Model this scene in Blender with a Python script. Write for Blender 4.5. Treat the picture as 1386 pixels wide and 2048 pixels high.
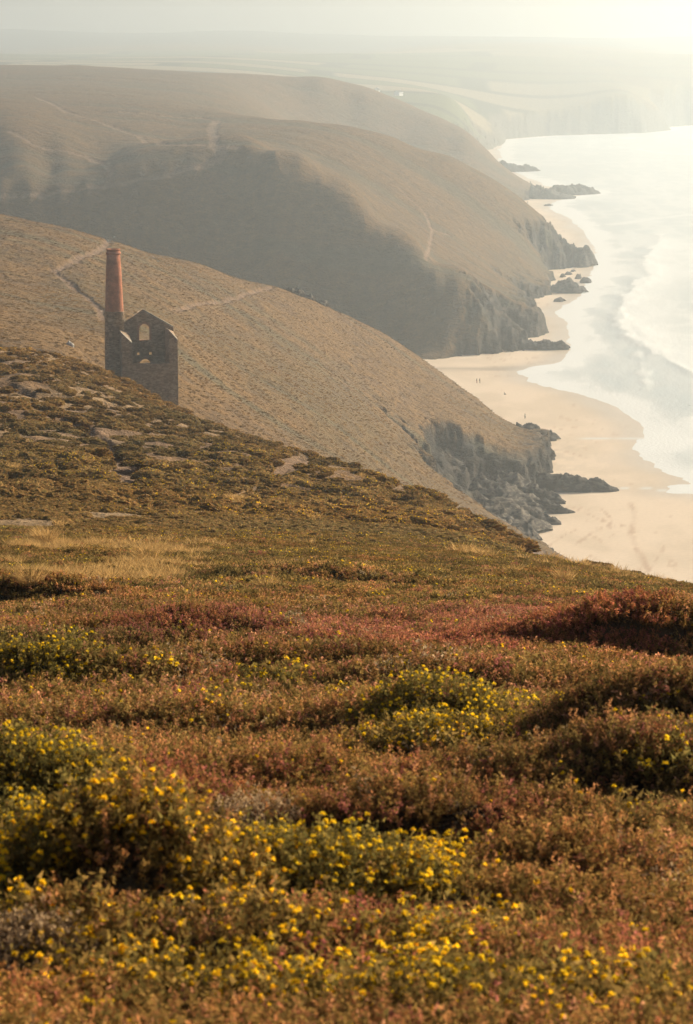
import bpy, bmesh, math, random
import numpy as np

for o in list(bpy.data.objects):
    bpy.data.objects.remove(o)
SC = bpy.context.scene
COL = SC.collection
rng = np.random.default_rng(7)
random.seed(7)

# ------------------------------------------------------------------ camera
F = 5000.0                      # focal length in pixels of the 1386 x 2048 photograph
CAMZ = 120.0                    # metres above the beach
PITCH = math.atan(934.0 / F)    # horizon at row 90
cam_d = bpy.data.cameras.new('camera')
cam = bpy.data.objects.new('camera', cam_d); COL.objects.link(cam)
cam.location = (0, 0, CAMZ)
cam.rotation_euler = (math.radians(90) - PITCH, 0, 0)
cam_d.sensor_fit = 'VERTICAL'; cam_d.sensor_height = 36.0
cam_d.lens = 36.0 * F / 2048.0
cam_d.clip_start = 0.1; cam_d.clip_end = 60000
cam_d.dof.use_dof = True; cam_d.dof.focus_distance = 60.0; cam_d.dof.aperture_fstop = 14.0
SC.camera = cam
SC.render.resolution_x = 693; SC.render.resolution_y = 1024

# ------------------------------------------------------------------ sky, sun, exposure
SUN_AZ, SUN_EL = math.radians(50), math.radians(22)
w = bpy.data.worlds.new('World'); SC.world = w; w.use_nodes = True
nt = w.node_tree; nt.nodes.clear()
sky = nt.nodes.new('ShaderNodeTexSky'); sky.sky_type = 'NISHITA'; sky.sun_disc = False
sky.sun_elevation = SUN_EL; sky.sun_rotation = SUN_AZ
sky.air_density = 1.0; sky.dust_density = 4.0; sky.ozone_density = 1.0; sky.altitude = 0
bg = nt.nodes.new('ShaderNodeBackground'); bg.inputs[1].default_value = 0.068
wo = nt.nodes.new('ShaderNodeOutputWorld')
nt.links.new(sky.outputs[0], bg.inputs[0]); nt.links.new(bg.outputs[0], wo.inputs[0])
sun_d = bpy.data.lights.new('sun', 'SUN'); sun_d.energy = 5.0; sun_d.angle = math.radians(0.6); sun_d.color = (1.0, 0.86, 0.64)
sun = bpy.data.objects.new('sun', sun_d); COL.objects.link(sun)
SUNV = np.array([math.sin(SUN_AZ) * math.cos(SUN_EL), math.cos(SUN_AZ) * math.cos(SUN_EL), math.sin(SUN_EL)])
from mathutils import Vector
sun.rotation_euler = Vector(SUNV).to_track_quat('Z', 'Y').to_euler()
sun.location = (200, 150, 300)
SC.view_settings.view_transform = 'Standard'; SC.view_settings.look = 'None'
SC.view_settings.exposure = 0.72; SC.view_settings.gamma = 1.0; SC.view_settings.use_curve_mapping = False
SC.render.engine = 'CYCLES'
cy = SC.cycles
cy.use_denoising = True; cy.denoiser = 'OPENIMAGEDENOISE'
cy.max_bounces = 6; cy.diffuse_bounces = 2; cy.glossy_bounces = 2; cy.transmission_bounces = 2
cy.volume_bounces = 1; cy.transparent_max_bounces = 4
cy.use_adaptive_sampling = False
cy.sample_clamp_indirect = 6.0

# ------------------------------------------------------------------ pixels and noise
CP, SP = math.cos(PITCH), math.sin(PITCH)
def ray(u, v):
    a = (np.asarray(u, float) - 693) / F; b = (1024 - np.asarray(v, float)) / F
    return a, CP + b * SP, b * CP - SP
def pt(u, v, D):                       # point seen at a pixel, D metres ahead
    dx, dy, dz = ray(u, v); return dx / dy * D, D + 0 * dx, CAMZ + dz / dy * D
def sea_pt(u, v, z=0.0):               # point at a pixel lying at height z
    dx, dy, dz = ray(u, v); t = (z - CAMZ) / dz
    return dx * t, dy * t
def hsh(ix, iy, s):
    h = (ix * 374761393 + iy * 668265263 + s * 1442695041) & 0xFFFFFFFF
    h = ((h ^ (h >> 13)) * 1274126177) & 0xFFFFFFFF
    h = h ^ (h >> 16)
    return (h & 0xFFFF) / 65535.0
def vnoise(x, y, s=0):                 # value noise in -1..1
    x = np.asarray(x, float); y = np.asarray(y, float)
    x0 = np.floor(x); y0 = np.floor(y); fx = x - x0; fy = y - y0
    ix = x0.astype(np.int64); iy = y0.astype(np.int64)
    fx = fx * fx * fx * (fx * (fx * 6 - 15) + 10); fy = fy * fy * fy * (fy * (fy * 6 - 15) + 10)
    a = hsh(ix, iy, s); b = hsh(ix + 1, iy, s); c = hsh(ix, iy + 1, s); d = hsh(ix + 1, iy + 1, s)
    return 2 * ((a + (b - a) * fx) * (1 - fy) + (c + (d - c) * fx) * fy) - 1
def fbm(x, y, oct=4, s=0, gain=0.5):
    r = 0; a = 1; t = 0; x = np.asarray(x, float); y = np.asarray(y, float)
    for i in range(oct):
        r = r + a * vnoise(x, y, s + i * 17); t += a; a *= gain
        x, y = 1.6 * x + 1.2 * y + 3.1, -1.2 * x + 1.6 * y + 7.7
    return r / t
def ridged(x, y, oct=4, s=0):
    r = 0; a = 1; t = 0
    for i in range(oct):
        r = r + a * (1 - np.abs(vnoise(x, y, s + i * 13)) * 2); t += a; a *= 0.5
        x, y = 1.6 * x + 1.2 * y + 3.1, -1.2 * x + 1.6 * y + 7.7
    return r / t
def sstep(a, b, x):
    t = np.clip((x - a) / (b - a), 0, 1); return t * t * (3 - 2 * t)

# ------------------------------------------------------------------ the lie of the land
# column, row, metres ahead: readings from the photograph and the hidden ground between them
CTRL = '''
-700 2048 4.2  0 2048 4.2  350 2048 4.2  693 2048 4.2  1040 2048 4.2  1386 2048 4.2  2100 2060 4.2
-700 1690 6.2  0 1690 6.2  693 1700 6.2  1386 1700 6.2 2100 1720 6.2
-700 1400 12  0 1395 12  350 1400 12  693 1400 12  1040 1402 12 1386 1405 12 2100 1440 12
-700 1240 22  0 1245 22  350 1247 22 693 1250 22  1040 1256 22  1386 1270 22 2100 1320 22
-700 1125 42  0 1135 42  350 1145 42 693 1152 42  1040 1165 42 1386 1200 40 2100 1290 40
-700 1010 85  0 1030 85  350 1040 85  693 1055 85  900 1072 85  1100 1124 95 1300 1164 75 1386 1182 68 2100 1330 68
-700 900 125  0 925 120  200 960 112  357 985 108  540 1000 108  693 1007 112  900 1035 122  1100 1114 125 1250 1165 110 1386 1220 110 2100 1450 110
-700 800 170  0 830 162  200 852 165  357 902 150  540 936 142
-700 690 235  0 708 230  120 724 230  211 759 228  290 793 225  357 825 220  460 864 205 540 891 190  620 910 178  693 939 168  800 972 158 900 1028 150
-700 700 300  0 722 300  120 740 300  211 778 300  290 812 300  357 850 298  460 892 280 540 920 265  620 945 245  693 985 235  800 1030 225 900 1085 210 1000 1120 190  1100 1200 180 1386 1330 180 2100 1650 180
-300 640 400 0 698 378 120 720 375  211 770 388  250 788 392 290 806 396  357 842 390  420 850 400  500 866 410  560 893 412 640 930 400
750 1010 400  850 1075 420  950 1130 420  1100 1230 420 1386 1420 420 2100 1800 420
750 950 480  850 975 520  950 1020 545  1040 1040 575  1150 1080 560 1386 1300 560 2100 1500 560
600 895 440  700 935 450
-300 500 560 0 560 520  0 620 450  100 560 540  100 625 470  200 620 490 200 680 440 300 640 500  300 700 450 300 570 600  450 650 600  450 760 480  560 620 690 600 700 640  600 800 520  700 690 720 750 760 680
750 860 560  830 800 700  850 880 625  870 945 580  930 890 640 960 845 710  980 900 665 1030 860 735 1040 930 655 1090 890 695 1090 950 640 1000 985 600 1070 1010 600 1130 930 650 1120 850 755
-700 330 700 -300 380 700 0 430 700  120 452 705  235 484 715  400 530 740  545 575 760  600 588 770 650 606 780  700 632 792  760 668 805  815 706 815 870 742 815  950 790 795  1050 850 768
1150 880 790 1386 930 750 2100 1100 720
-700 340 800 -300 440 800 0 480 780  120 505 790  235 540 800  400 590 820  545 640 835  650 680 850 760 735 860  870 790 860 1000 840 830
-700 330 900 -300 430 960 0 475 970  200 520 965  400 565 950  545 610 940  700 670 930  840 728 925  1000 790 900
-700 330 1075 -300 390 1080 -300 365 1092 -300 300 1120 0 335 1138  100 343 1140 170 340 1135 1000 660 985 1040 625 1030 1100 620 1045
550 305 1130 650 350 1112 760 445 1085 870 530 1050 960 565 1050 1060 585 1090
-700 240 1200 -300 250 1200 20 262 1200  120 290 1180 220 315 1160 330 290 1210  430 285 1210 550 290 1210 650 320 1210 750 375 1200  850 450 1180 930 510 1160  1000 560 1140 1040 580 1150
-300 190 1330 100 222 1320 200 245 1290 300 238 1320 430 244 1320  520 243 1330 600 243 1340 700 270 1320 800 320 1310  900 385 1300  980 450 1290  1050 510 1280  1100 530 1310
600 240 1370 680 250 1385  780 271 1400  900 313 1400  980 355 1400  1040 396 1400  1100 440 1395  1140 466 1390 1200 480 1385 1120 500 1330 1100 560 1240
1300 600 1400 2100 800 1400
-700 170 1600 -300 170 1600 0 185 1550 200 190 1550 400 215 1530  500 235 1500 600 265 1480  700 290 1490  800 315 1500  900 350 1500 1000 395 1500 1100 470 1500
-300 148 1850 0 155 1850  250 160 1850 450 180 1850 540 225 1850 620 275 1800  700 320 1780 800 355 1770 900 345 1790 980 385 1800 1060 420 1800
560 190 2070 600 200 2090 700 228 2095 800 262 2085 900 302 2050 980 355 2000 1040 398 1945
560 225 1980 640 262 2000 700 275 2020 800 320 2000
-700 120 2100 -300 126 2100 0 129 2120  150 131 2130  300 138 2130  420 145 2140 500 151 2150  640 168 2150  730 191 2150  800 216 2150  870 241 2130  930 269 2100  980 312 2080  1020 347 2060 1070 378 2040
1300 450 2050 2100 500 2050
0 140 2400 400 160 2450 640 190 2450  760 215 2400 850 250 2350 930 290 2300 1000 345 2250
0 140 2700 400 162 2700 600 178 2700 700 197 2700 800 215 2700 900 240 2700 980 290 2700
-700 125 3000 0 128 3000  400 142 3000 560 158 2950  650 177 2900 760 189 2900  860 190 2930  915 206 2930  950 262 2920 1000 290 2950
-700 118 3600 0 119 3600 300 120 3600  500 130 3500  700 152 3500 860 172 3500  1000 200 3500  1100 210 3500 1180 195 3550 1260 190 3550  1310 225 3560  1386 205 3750 2100 200 3750
0 112 4000 400 113 4000 700 128 4000 900 138 4000 1100 148 4000 1250 152 4000 1386 160 4000
-700 106 4500 0 107 4500  300 109 4500  500 109 4500 690 107 4500 1000 109 4500  1250 115 4500 1386 112 4500 2100 112 4500
-700 106 5200 0 108 5200 690 108 5200 1386 110 5200 2100 110 5200
-700 62 6600 0 58 6600  150 63 6600 300 66 6600  430 61 6600  520 62 6600  690 69 6600  850 72 6600 1000 73 6600  1200 76 6600 1386 73 6600 2100 70 6600
-700 90 7400 0 90 7400 690 90 7400 1386 90 7400 2100 90 7400
'''
C_ = np.array(CTRL.split(), float).reshape(-1, 3)
def warp(x, y):
    return np.stack([x / (y + 8) * F / 420.0, 2.6 * np.log(y)], -1)
cx, cyy, cz = pt(C_[:, 0], C_[:, 1], C_[:, 2])
# the shaded valley side: an even steep face below its crest
CREST = [(0, 391, 1092), (60, 388, 1092), (120, 384, 1092), (175, 377, 1093), (230, 369, 1094), (280, 361, 1095), (330, 351, 1097), (390, 338, 1100), (450, 322, 1106), (500, 314, 1103), (550, 309, 1096),
         (600, 330, 1090), (640, 358, 1082), (670, 384, 1074), (700, 410, 1066), (730, 440, 1057), (760, 470, 1048), (790, 497, 1038), (820, 522, 1028), (845, 538, 1020), (870, 553, 1012), (915, 570, 1006), (960, 585, 1003)]
_f = []
for u, v, D in CREST:
    xx, yy, zz_ = [float(q) for q in pt(u, v, D)]; _f.append((xx, yy, zz_))
    for k in (10, 24, 42, 62, 80):
        zk = zz_ - .80 * k + .6
        if zk > 3 and k < 20 + (u + 120) * .16: _f.append((xx, yy - k, zk))
_f = np.array(_f); cx = np.concatenate([cx, _f[:, 0]]); cyy = np.concatenate([cyy, _f[:, 1]]); cz = np.concatenate([cz, _f[:, 2]])
cxy = warp(cx, cyy); ct = (CAMZ - cz) / cyy * 40
def tps_phi(r2): return np.where(r2 > 1e-12, 0.5 * r2 * np.log(np.maximum(r2, 1e-12)), 0)
n = len(cxy)
K = tps_phi(((cxy[:, None] - cxy[None]) ** 2).sum(-1)) + np.eye(n) * 5e-4
P_ = np.hstack([np.ones((n, 1)), cxy])
A = np.block([[K, P_], [P_.T, np.zeros((3, 3))]])
WT = np.linalg.solve(A, np.concatenate([ct, np.zeros(3)]))
def tps(x, y):
    q = warp(x, y); out = np.empty(len(q))
    for i in range(0, len(q), 20000):
        c = q[i:i + 20000].astype(np.float32)
        r2 = (c[:, :1] - cxy[None, :, 0].astype(np.float32)) ** 2
        r2 += (c[:, 1:] - cxy[None, :, 1].astype(np.float32)) ** 2
        np.maximum(r2, 1e-12, out=r2)
        ph = np.log(r2); ph *= r2; ph *= 0.5
        out[i:i + 20000] = ph @ WT[:n].astype(np.float32) + WT[n] + c @ WT[n + 1:].astype(np.float32)
    return CAMZ - out / 40 * y

# foot of the cliffs (z = 0), from near to far; land on its left
COAST = [(95, -300), (90, 200), (80, 380), (62, 500), (48, 555), (36, 600)]
COAST += [tuple(map(float, sea_pt(u, v))) for u, v in [(955, 1035), (945, 1008), (975, 988), (1030, 978), (1070, 970), (1090, 958), (1096, 925), (1100, 905), (1092, 892), (1080, 888), (1112, 880), (1090, 866)]]
COAST += [(x * D / F, D) for x, D in [(345, 800), (260, 850), (195, 900), (160, 935)]]
COAST += [tuple(map(float, sea_pt(u, v))) for u, v in [(868, 722), (910, 719), (960, 713), (1010, 708), (1040, 700), (1052, 690), (1035, 679), (1062, 673), (1086, 667),
    (1076, 650), (1066, 628), (1062, 605), (1078, 592), (1098, 589), (1070, 583), (1110, 578), (1122, 563), (1108, 549), (1118, 541), (1150, 538), (1184, 531)]]
COAST += [(x * D / F, D) for x, D in [(470, 1400), (430, 1470), (370, 1560), (300, 1680), (290, 1800), (320, 1880)]]
COAST += [tuple(map(float, sea_pt(u, v))) for u, v in [(1044, 401), (1072, 392), (1085, 384)]]
COAST += [(x * D / F, D) for x, D in [(350, 2110), (300, 2200), (250, 2400), (255, 2700)]]
COAST += [tuple(map(float, sea_pt(u, v))) for u, v in [(985, 300), (1002, 291), (1010, 278), (1100, 271), (1200, 268), (1290, 266), (1342, 260), (1330, 254), (1386, 250), (1600, 246), (2400, 240)]]
def dens(poly, step):
    p = np.array(poly, float); out = []
    for a, b in zip(p[:-1], p[1:]):
        k = max(1, int(np.hypot(*(b - a)) / step))
        out += [a + (b - a) * i / k for i in range(k)]
    return np.array(out + [p[-1]])
def pdist(x, y, poly):                 # distance to a polyline
    p = np.array(poly, float); d = np.full(len(x), 1e18)
    for a, b in zip(p[:-1], p[1:]):
        ab = b - a; t = np.clip(((x - a[0]) * ab[0] + (y - a[1]) * ab[1]) / max(ab @ ab, 1e-9), 0, 1)
        d = np.minimum(d, (x - a[0] - t * ab[0]) ** 2 + (y - a[1] - t * ab[1]) ** 2)
    return np.sqrt(d)
def inside(x, y, poly):
    p = np.array(poly, float); c = np.zeros(len(x), bool)
    for (ax, ay), (bx, by) in zip(p, np.roll(p, -1, 0)):
        if ay == by: continue
        c ^= ((ay > y) != (by > y)) & (x < (bx - ax) * (y - ay) / (by - ay) + ax)
    return c
LANDPOLY = COAST + [(9000, 9000), (-9000, 9000), (-9000, -300)]
def sdist(x, y, line, poly):
    d = pdist(x, y, line); return np.where(inside(x, y, poly), d, -d)

# mounds of heather near the camera: column, row of the crest, metres ahead, height, half width, half depth
MOUNDS = [(720, 1236, 21, .17, .60, .5), (960, 1275, 20, .08, .6, .5), (1190, 1268, 20.5, .22, .9, .45), (1400, 1272, 20, .22, .7, .45),
          (1390, 1388, 11.5, .30, .5, .4), (1360, 1515, 8.6, .19, .42, .28), (860, 1435, 11.0, .15, .42, .35), (470, 1535, 8.4, .13, .45, .24),
          (80, 1560, 7.6, .17, .55, .30), (1180, 1705, 6.3, .10, .34, .16), (245, 1650, 6.7, .27, .24, .24), (40, 1690, 6.0, .12, .22, .2),
          (620, 1770, 5.6, .10, .7, .18), (430, 1885, 5.0, .08, .5, .14), (60, 1920, 4.75, .07, .2, .13), (840, 1485, 9.6, .11, .3, .2),
          (180, 1293, 17, .16, 1.1, .45), (420, 1252, 19, .16, .9, .5), (120, 1348, 13.6, .17, .7, .33), (1000, 1645, 7.0, .09, .5, .18), (700, 1645, 7.0, .09, .45, .18),
          (960, 1562, 8.0, .12, .5, .22), (1120, 1362, 13, .15, 1.0, .36), (560, 1332, 14, .13, .9, .4), (100, 1178, 32, .2, .8, .8), (620, 1142, 45, .25, 1.6, 1.2), (250, 1440, 10.5, .12, .7, .3), (700, 1375, 12.5, .1, .8, .3)]
HOLLOWS = [(215, 1880, 5.65, .12, .22, .16), (1240, 1790, 5.85, .08, .30, .12), (600, 1850, 5.2, .06, .5, .1), (900, 1600, 7.4, .06, .5, .15)]
def _base(u, v, h):                     # metres ahead at which a mound of height h shows its crest on that row
    D = np.geomspace(3.5, 80, 500); X, Y, Z = pt(np.full(500, u, float), np.full(500, v, float), D)
    return float(D[np.argmax(tps(X, Y) + h > Z)])
_mp = []
for u, v, D, h, a, b in MOUNDS + [(u, v, D, -h * .5, a, b) for u, v, D, h, a, b in HOLLOWS]:
    Db = _base(u, v, h * .9); _mp.append((float(pt(u, v, Db)[0]), Db, h if h > 0 else 2 * h, a, b))

def H(x, y, full=False):
    x = np.asarray(x, float).ravel(); y = np.asarray(y, float).ravel(); shp = x.shape
    L = tps(x, y)
    far = sstep(2500, 3500, y)
    dn = sdist(x, y, COAST, LANDPOLY)
    sc = 1 + y / 2500.0
    near = (dn > -60) & (dn < 160) & (y > 250)
    jig = np.zeros(shp); rr = np.zeros(shp)
    xn, yn, s_ = x[near], y[near], sc[near]
    jig[near] = (ridged(xn / 26 / s_, yn / 40 / s_, 4, 3) * 7.5 + ridged(xn / 7, yn / 9, 3, 9) * 3.0 + ridged(xn / 2.4, yn / 3.6, 2, 15) * 1.0 - 2.8) * s_ * (1 - .8 * far[near])
    rr[near] = fbm(xn / 5, yn / 5, 4, 21)
    d = dn + jig * sstep(-12, 2, dn) - 0.6
    steep = 1.0 + 0.35 * fbm(x / 60, y / 60, 2, 5) + 0.5 * far - 0.48 * sstep(540, 580, y) * (1 - sstep(730, 790, y))
    c = np.where(d < 4, d * 1.9, 7.6 + (d - 4) * steep + np.maximum(d - 15 - 12 * far, 0) * 2.2)
    c = c + rr * np.clip(d, 0, 8) * 0.25 + 300 * (1 - sstep(420, 540, y))
    # ledges in the rock
    st = 3.0; cc = c / st; c = np.where(c > 0, (np.floor(cc) + sstep(0.25, 0.8, cc - np.floor(cc))) * st * 0.45 + c * 0.55, c)
    k = 2.0 + y / 1500
    m = np.minimum(L, c); soft = m - k * np.log1p(np.exp(-np.abs(L - c) / k)) * 0.6
    z = soft
    rock = sstep(-2.5, 2.5, L - c + 2.0 * rr)
    # roughness of the turf
    g1 = fbm(x / 60, y / 60, 3, 31); g2 = fbm(x / 12, y / 12, 4, 37)
    mid = sstep(330, 450, y)
    z = z + mid * (1 - far) * (1 - rock * .5) * (g1 * 1.2 + g2 * 0.45)
    # creases that run down the slopes to the sea
    a = (x * 0.35 + y) / 38.0
    z = z - mid * (1 - rock) * np.clip(ridged(a, x / 240, 3, 41), 0, 1) * sstep(400, 600, y) * 1.0
    # near slope, 60 to 400 m
    ns = sstep(40, 110, y) * (1 - mid)
    z = z + ns * (fbm(x / 8, y / 14, 3, 51) * 0.6 + fbm(x / 2.2, y / 3.5, 2, 53) * 0.22) * sstep(60, 140, y)
    # foreground
    fg = 1 - sstep(50, 110, y)
    if fg.max() > 0:
        i = fg > 0; xi, yi = x[i], y[i]; amp = np.clip(yi / 12, .35, 1.4)
        b = fbm(xi / 1.2, yi / 1.1, 3, 61) * 0.085 * amp + ridged(xi / .5, yi / .45, 2, 63) * 0.028 * amp
        for mx, my, h, ma, mb in _mp:
            dy = (yi - my); dy = np.where(dy < 0, dy / (mb * .55), dy / mb)
            q = ((xi - mx) / ma) ** 2 + dy ** 2
            b = b + h * np.exp(-q ** 1.3)
        z[i] += b * fg[i]
    z = np.maximum(z, -2.2)
    return (z, rock, dn) if full else z
def hit(u, v, d0=3.0, d1=7000.0):      # where the sight line of a pixel meets the land
    D = np.geomspace(d0, d1, 1500); X, Y, Z = pt(np.full(1500, u, float), np.full(1500, v, float), D)
    h = H(X, Y); i = np.argmax(h > Z) if (h > Z).any() else len(D) - 1
    return float(X[i]), float(Y[i]), float(h[i])

# ------------------------------------------------------------------ helpers for materials and meshes
def mat(name, rough=0.9):
    m = bpy.data.materials.new(name); m.use_nodes = True
    t = m.node_tree; b = t.nodes['Principled BSDF']; b.inputs['Roughness'].default_value = rough
    b.inputs['Specular IOR Level'].default_value = 0.15
    return m, t, b
def node(t, kind, **kw):
    nd = t.nodes.new(kind)
    for k, v in kw.items():
        if k in nd.bl_rna.properties.keys(): setattr(nd, k, v)
        else: nd.inputs[k].default_value = v
    return nd
def mesh_obj(name, verts, faces, m=None, smooth=True, parent=None, kind=None, label=None, cat=None, group=None, loc=None):
    me = bpy.data.meshes.new(name)
    verts = np.asarray(verts, np.float32); faces = np.asarray(faces, np.int32) if not isinstance(faces, list) else faces
    if isinstance(faces, np.ndarray):
        k = faces.shape[1]
        me.vertices.add(len(verts)); me.vertices.foreach_set('co', verts.ravel())
        me.loops.add(faces.size); me.loops.foreach_set('vertex_index', faces.ravel())
        me.polygons.add(len(faces)); me.polygons.foreach_set('loop_start', np.arange(0, faces.size, k, dtype=np.int32))
        me.update(calc_edges=True)
    else:
        me.from_pydata([tuple(map(float, q)) for q in verts], [], faces); me.update()
    if smooth: me.polygons.foreach_set('use_smooth', np.ones(len(me.polygons), bool))
    if m: me.materials.append(m)
    o = bpy.data.objects.new(name, me); COL.objects.link(o)
    tag(o, label, cat, group, kind)
    if parent: o.parent = parent
    if loc is not None: o.location = loc
    return o
def tag(o, label=None, cat=None, group=None, kind=None):
    for k, v in (('label', label), ('category', cat), ('group', group), ('kind', kind)):
        if v: o[k] = v
    return o
def empty(name, loc, rz=0, label=None, cat=None, group=None):
    o = bpy.data.objects.new(name, None); COL.objects.link(o); o.location = loc; o.rotation_euler = (0, 0, rz)
    return tag(o, label, cat, group)
def vattr(o, name, vals):
    vals = np.asarray(vals, np.float32)
    if vals.ndim == 2:
        a = o.data.attributes.new(name, 'FLOAT_COLOR', 'POINT'); a.data.foreach_set('color', np.hstack([vals, np.ones((len(vals), 1), np.float32)]).ravel())
    else:
        a = o.data.attributes.new(name, 'FLOAT', 'POINT'); a.data.foreach_set('value', vals)
# ------------------------------------------------------------------ land
def rows(*seg):
    out = []
    for a, b, k in seg: out += list(np.geomspace(a, b, k, endpoint=False))
    return np.array(out + [seg[-1][1]])
DROWS = rows((1.2, 30, 230), (30, 120, 130), (120, 400, 190), (400, 850, 330), (850, 1450, 280), (1450, 2200, 130), (2200, 3700, 90), (3700, 7400, 60))
AZ = np.concatenate([np.linspace(-1450, -90, 60, endpoint=False), np.linspace(-90, 1476, 620, endpoint=False), np.linspace(1476, 2836, 60)])
AZ = (AZ - 693) / F
GX = ((DROWS[:, None] + 12) * AZ[None]).ravel(); GY = (DROWS[:, None] + 0 * AZ[None]).ravel()
GZ, GROCK, GCO = H(GX, GY, True)
NR, NC = len(DROWS), len(AZ)

PATHS = [  # width, pixels
    (1.7, 400, [(20, 262), (60, 285), (110, 300), (170, 313), (205, 325), (222, 342), (218, 362), (205, 374)]),
    (1.4, 400, [(0, 395), (60, 388), (150, 382), (230, 371), (300, 357), (330, 353)]),
    (1.8, 400, [(75, 195), (130, 222), (180, 237), (220, 252), (280, 272), (325, 290), (380, 291), (430, 291), (480, 296)]),
    (1.7, 400, [(240, 225), (310, 231), (400, 236), (425, 240)]),
    (2.4, 400, [(434, 242), (424, 262), (430, 290), (445, 310), (440, 322), (400, 335), (330, 353)]),
    (.95, 400, [(222, 481), (215, 484), (190, 505), (150, 523), (108, 543), (140, 565), (170, 590), (200, 618), (208, 640)]),
    (.7, 400, [(548, 574), (510, 585), (460, 597), (400, 607), (340, 618)]),
    (0.8, 80, [(135, 835), (180, 865), (215, 890), (240, 915), (258, 945), (268, 968)]),
    (0.8, 80, [(0, 768), (60, 790), (130, 800)]), (1.3, 80, [(240, 818), (300, 838), (350, 852)]),
    (1.0, 80, [(520, 938), (560, 935), (590, 925), (612, 912)]), (.5, 80, [(420, 1000), (470, 992), (520, 980), (570, 972), (620, 985), (660, 1005)]),
    (1.5, 60, [(1075, 1095), (1100, 1115), (1120, 1130)]), (1.2, 80, [(860, 1050), (930, 1062), (990, 1075)]),
    (.8, 900, [(800, 380), (850, 425), (865, 460), (852, 520)]), (.8, 900, [(865, 460), (900, 470)]),
]
pathm = np.zeros(len(GX)); PATH3 = []
for wd, d0, px in PATHS:
    p3 = [hit(u, v, d0) for u, v in px]; p2 = dens([(a, b) for a, b, c in p3], 4.0)
    PATH3.append((wd, p2))
    lo, hi = p2.min(0) - 12, p2.max(0) + 12
    i = (GX > lo[0]) & (GX < hi[0]) & (GY > lo[1]) & (GY < hi[1])
    dd = pdist(GX[i], GY[i], p2) + fbm(GX[i] / 2.5, GY[i] / 2.5, 2, 71) * wd * .5
    pathm[i] = np.maximum(pathm[i], 1 - sstep(wd * .6, wd * 1.35, dd))
GZ = GZ - pathm * 0.45 * (GY > 60)

def mixc(a, b, t): return a + (b - a) * t[:, None]
def rgb(*c): return np.array(c)[None]
x, y = GX, GY
n1 = fbm(x / 45, y / 60, 4, 81); n2 = fbm(x / 9, y / 14, 4, 83); n3 = fbm(x / 2.2, y / 4.5, 3, 85); n0 = fbm(x / 160, y / 160, 3, 87)
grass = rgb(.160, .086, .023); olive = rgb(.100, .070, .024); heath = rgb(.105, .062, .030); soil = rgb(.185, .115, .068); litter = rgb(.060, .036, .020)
col = np.repeat(grass, len(x), 0)
col = mixc(col, olive, .55 * sstep(-.1, .5, n1 + .5 * n2))
col = mixc(col, heath, .55 * sstep(0, .5, n2 * .6 + n3 * .8 + .1 * n0))
gul = np.clip(ridged((x * .35 + y) / 38.0, x / 240, 3, 41), 0, 1)
col = mixc(col, rgb(.095, .078, .038), .75 * sstep(.45, .8, gul) * (y > 420))
ns = sstep(45, 90, y) * (1 - sstep(250, 300, y))
col = mixc(col, mixc(np.repeat(heath * 1.8, len(x), 0), np.repeat(rgb(.25, .165, .085), len(x), 0), sstep(-.3, .4, n2)), ns)
col = mixc(col, soil, ns * .7 * sstep(-.05, .35, fbm(x / 14, y / 24, 3, 91) + .5 * n3) * sstep(110, 170, y))
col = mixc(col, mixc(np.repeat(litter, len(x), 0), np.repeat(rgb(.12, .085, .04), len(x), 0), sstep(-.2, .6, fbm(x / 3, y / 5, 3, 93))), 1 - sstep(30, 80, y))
# far country: fields and hedges
cs = 210.0
fx = x / (cs * 2.0) + .12 * vnoise(x / 700, y / 900, 5); fy = y / cs + .25 * vnoise(x / 1600, y / 900, 6)
fx = fx + .5 * (np.floor(fy) % 2)
cell = hsh(np.floor(fx).astype(np.int64), np.floor(fy).astype(np.int64), 99)
fcol = mixc(np.repeat(rgb(.10, .115, .05), len(x), 0), np.repeat(rgb(.26, .21, .13), len(x), 0), sstep(.5, .75, cell) * (1 - .8 * sstep(100, 500, x)))
hedge = np.maximum(1 - sstep(.03, .06, np.minimum(fx % 1, 1 - fx % 1)), 1 - sstep(.06, .14, np.minimum(fy % 1, 1 - fy % 1)))
fcol = mixc(fcol, rgb(.035, .045, .025), hedge)
col = mixc(col, fcol, sstep(2350, 2700, y) * (1 - .8 * sstep(4600, 5200, y)) * (1 - .6 * sstep(150, 450, x)))
col = mixc(col, rgb(.05, .06, .05), sstep(5000, 5600, y))
rockc = mixc(np.repeat(rgb(.022, .018, .014), len(x), 0), np.repeat(rgb(.085, .068, .050), len(x), 0), sstep(-.1, .55, fbm(x / 3.5, y / 5 + GZ / 2.5, 4, 95)))
rockc = mixc(rockc, rgb(.10, .095, .045), .5 * sstep(.1, .6, fbm(x / 14, y / 14, 3, 97)) * sstep(4, 14, GZ))
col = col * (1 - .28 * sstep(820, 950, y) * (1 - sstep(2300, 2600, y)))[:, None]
rockc = mixc(rockc, rgb(.11, .10, .075), sstep(2300, 2700, y))  # far cliffs paled towards turf tone, thicker haze painted into the rock colour
col = mixc(col, rockc, GROCK)
col = mixc(col, soil, pathm)

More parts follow.
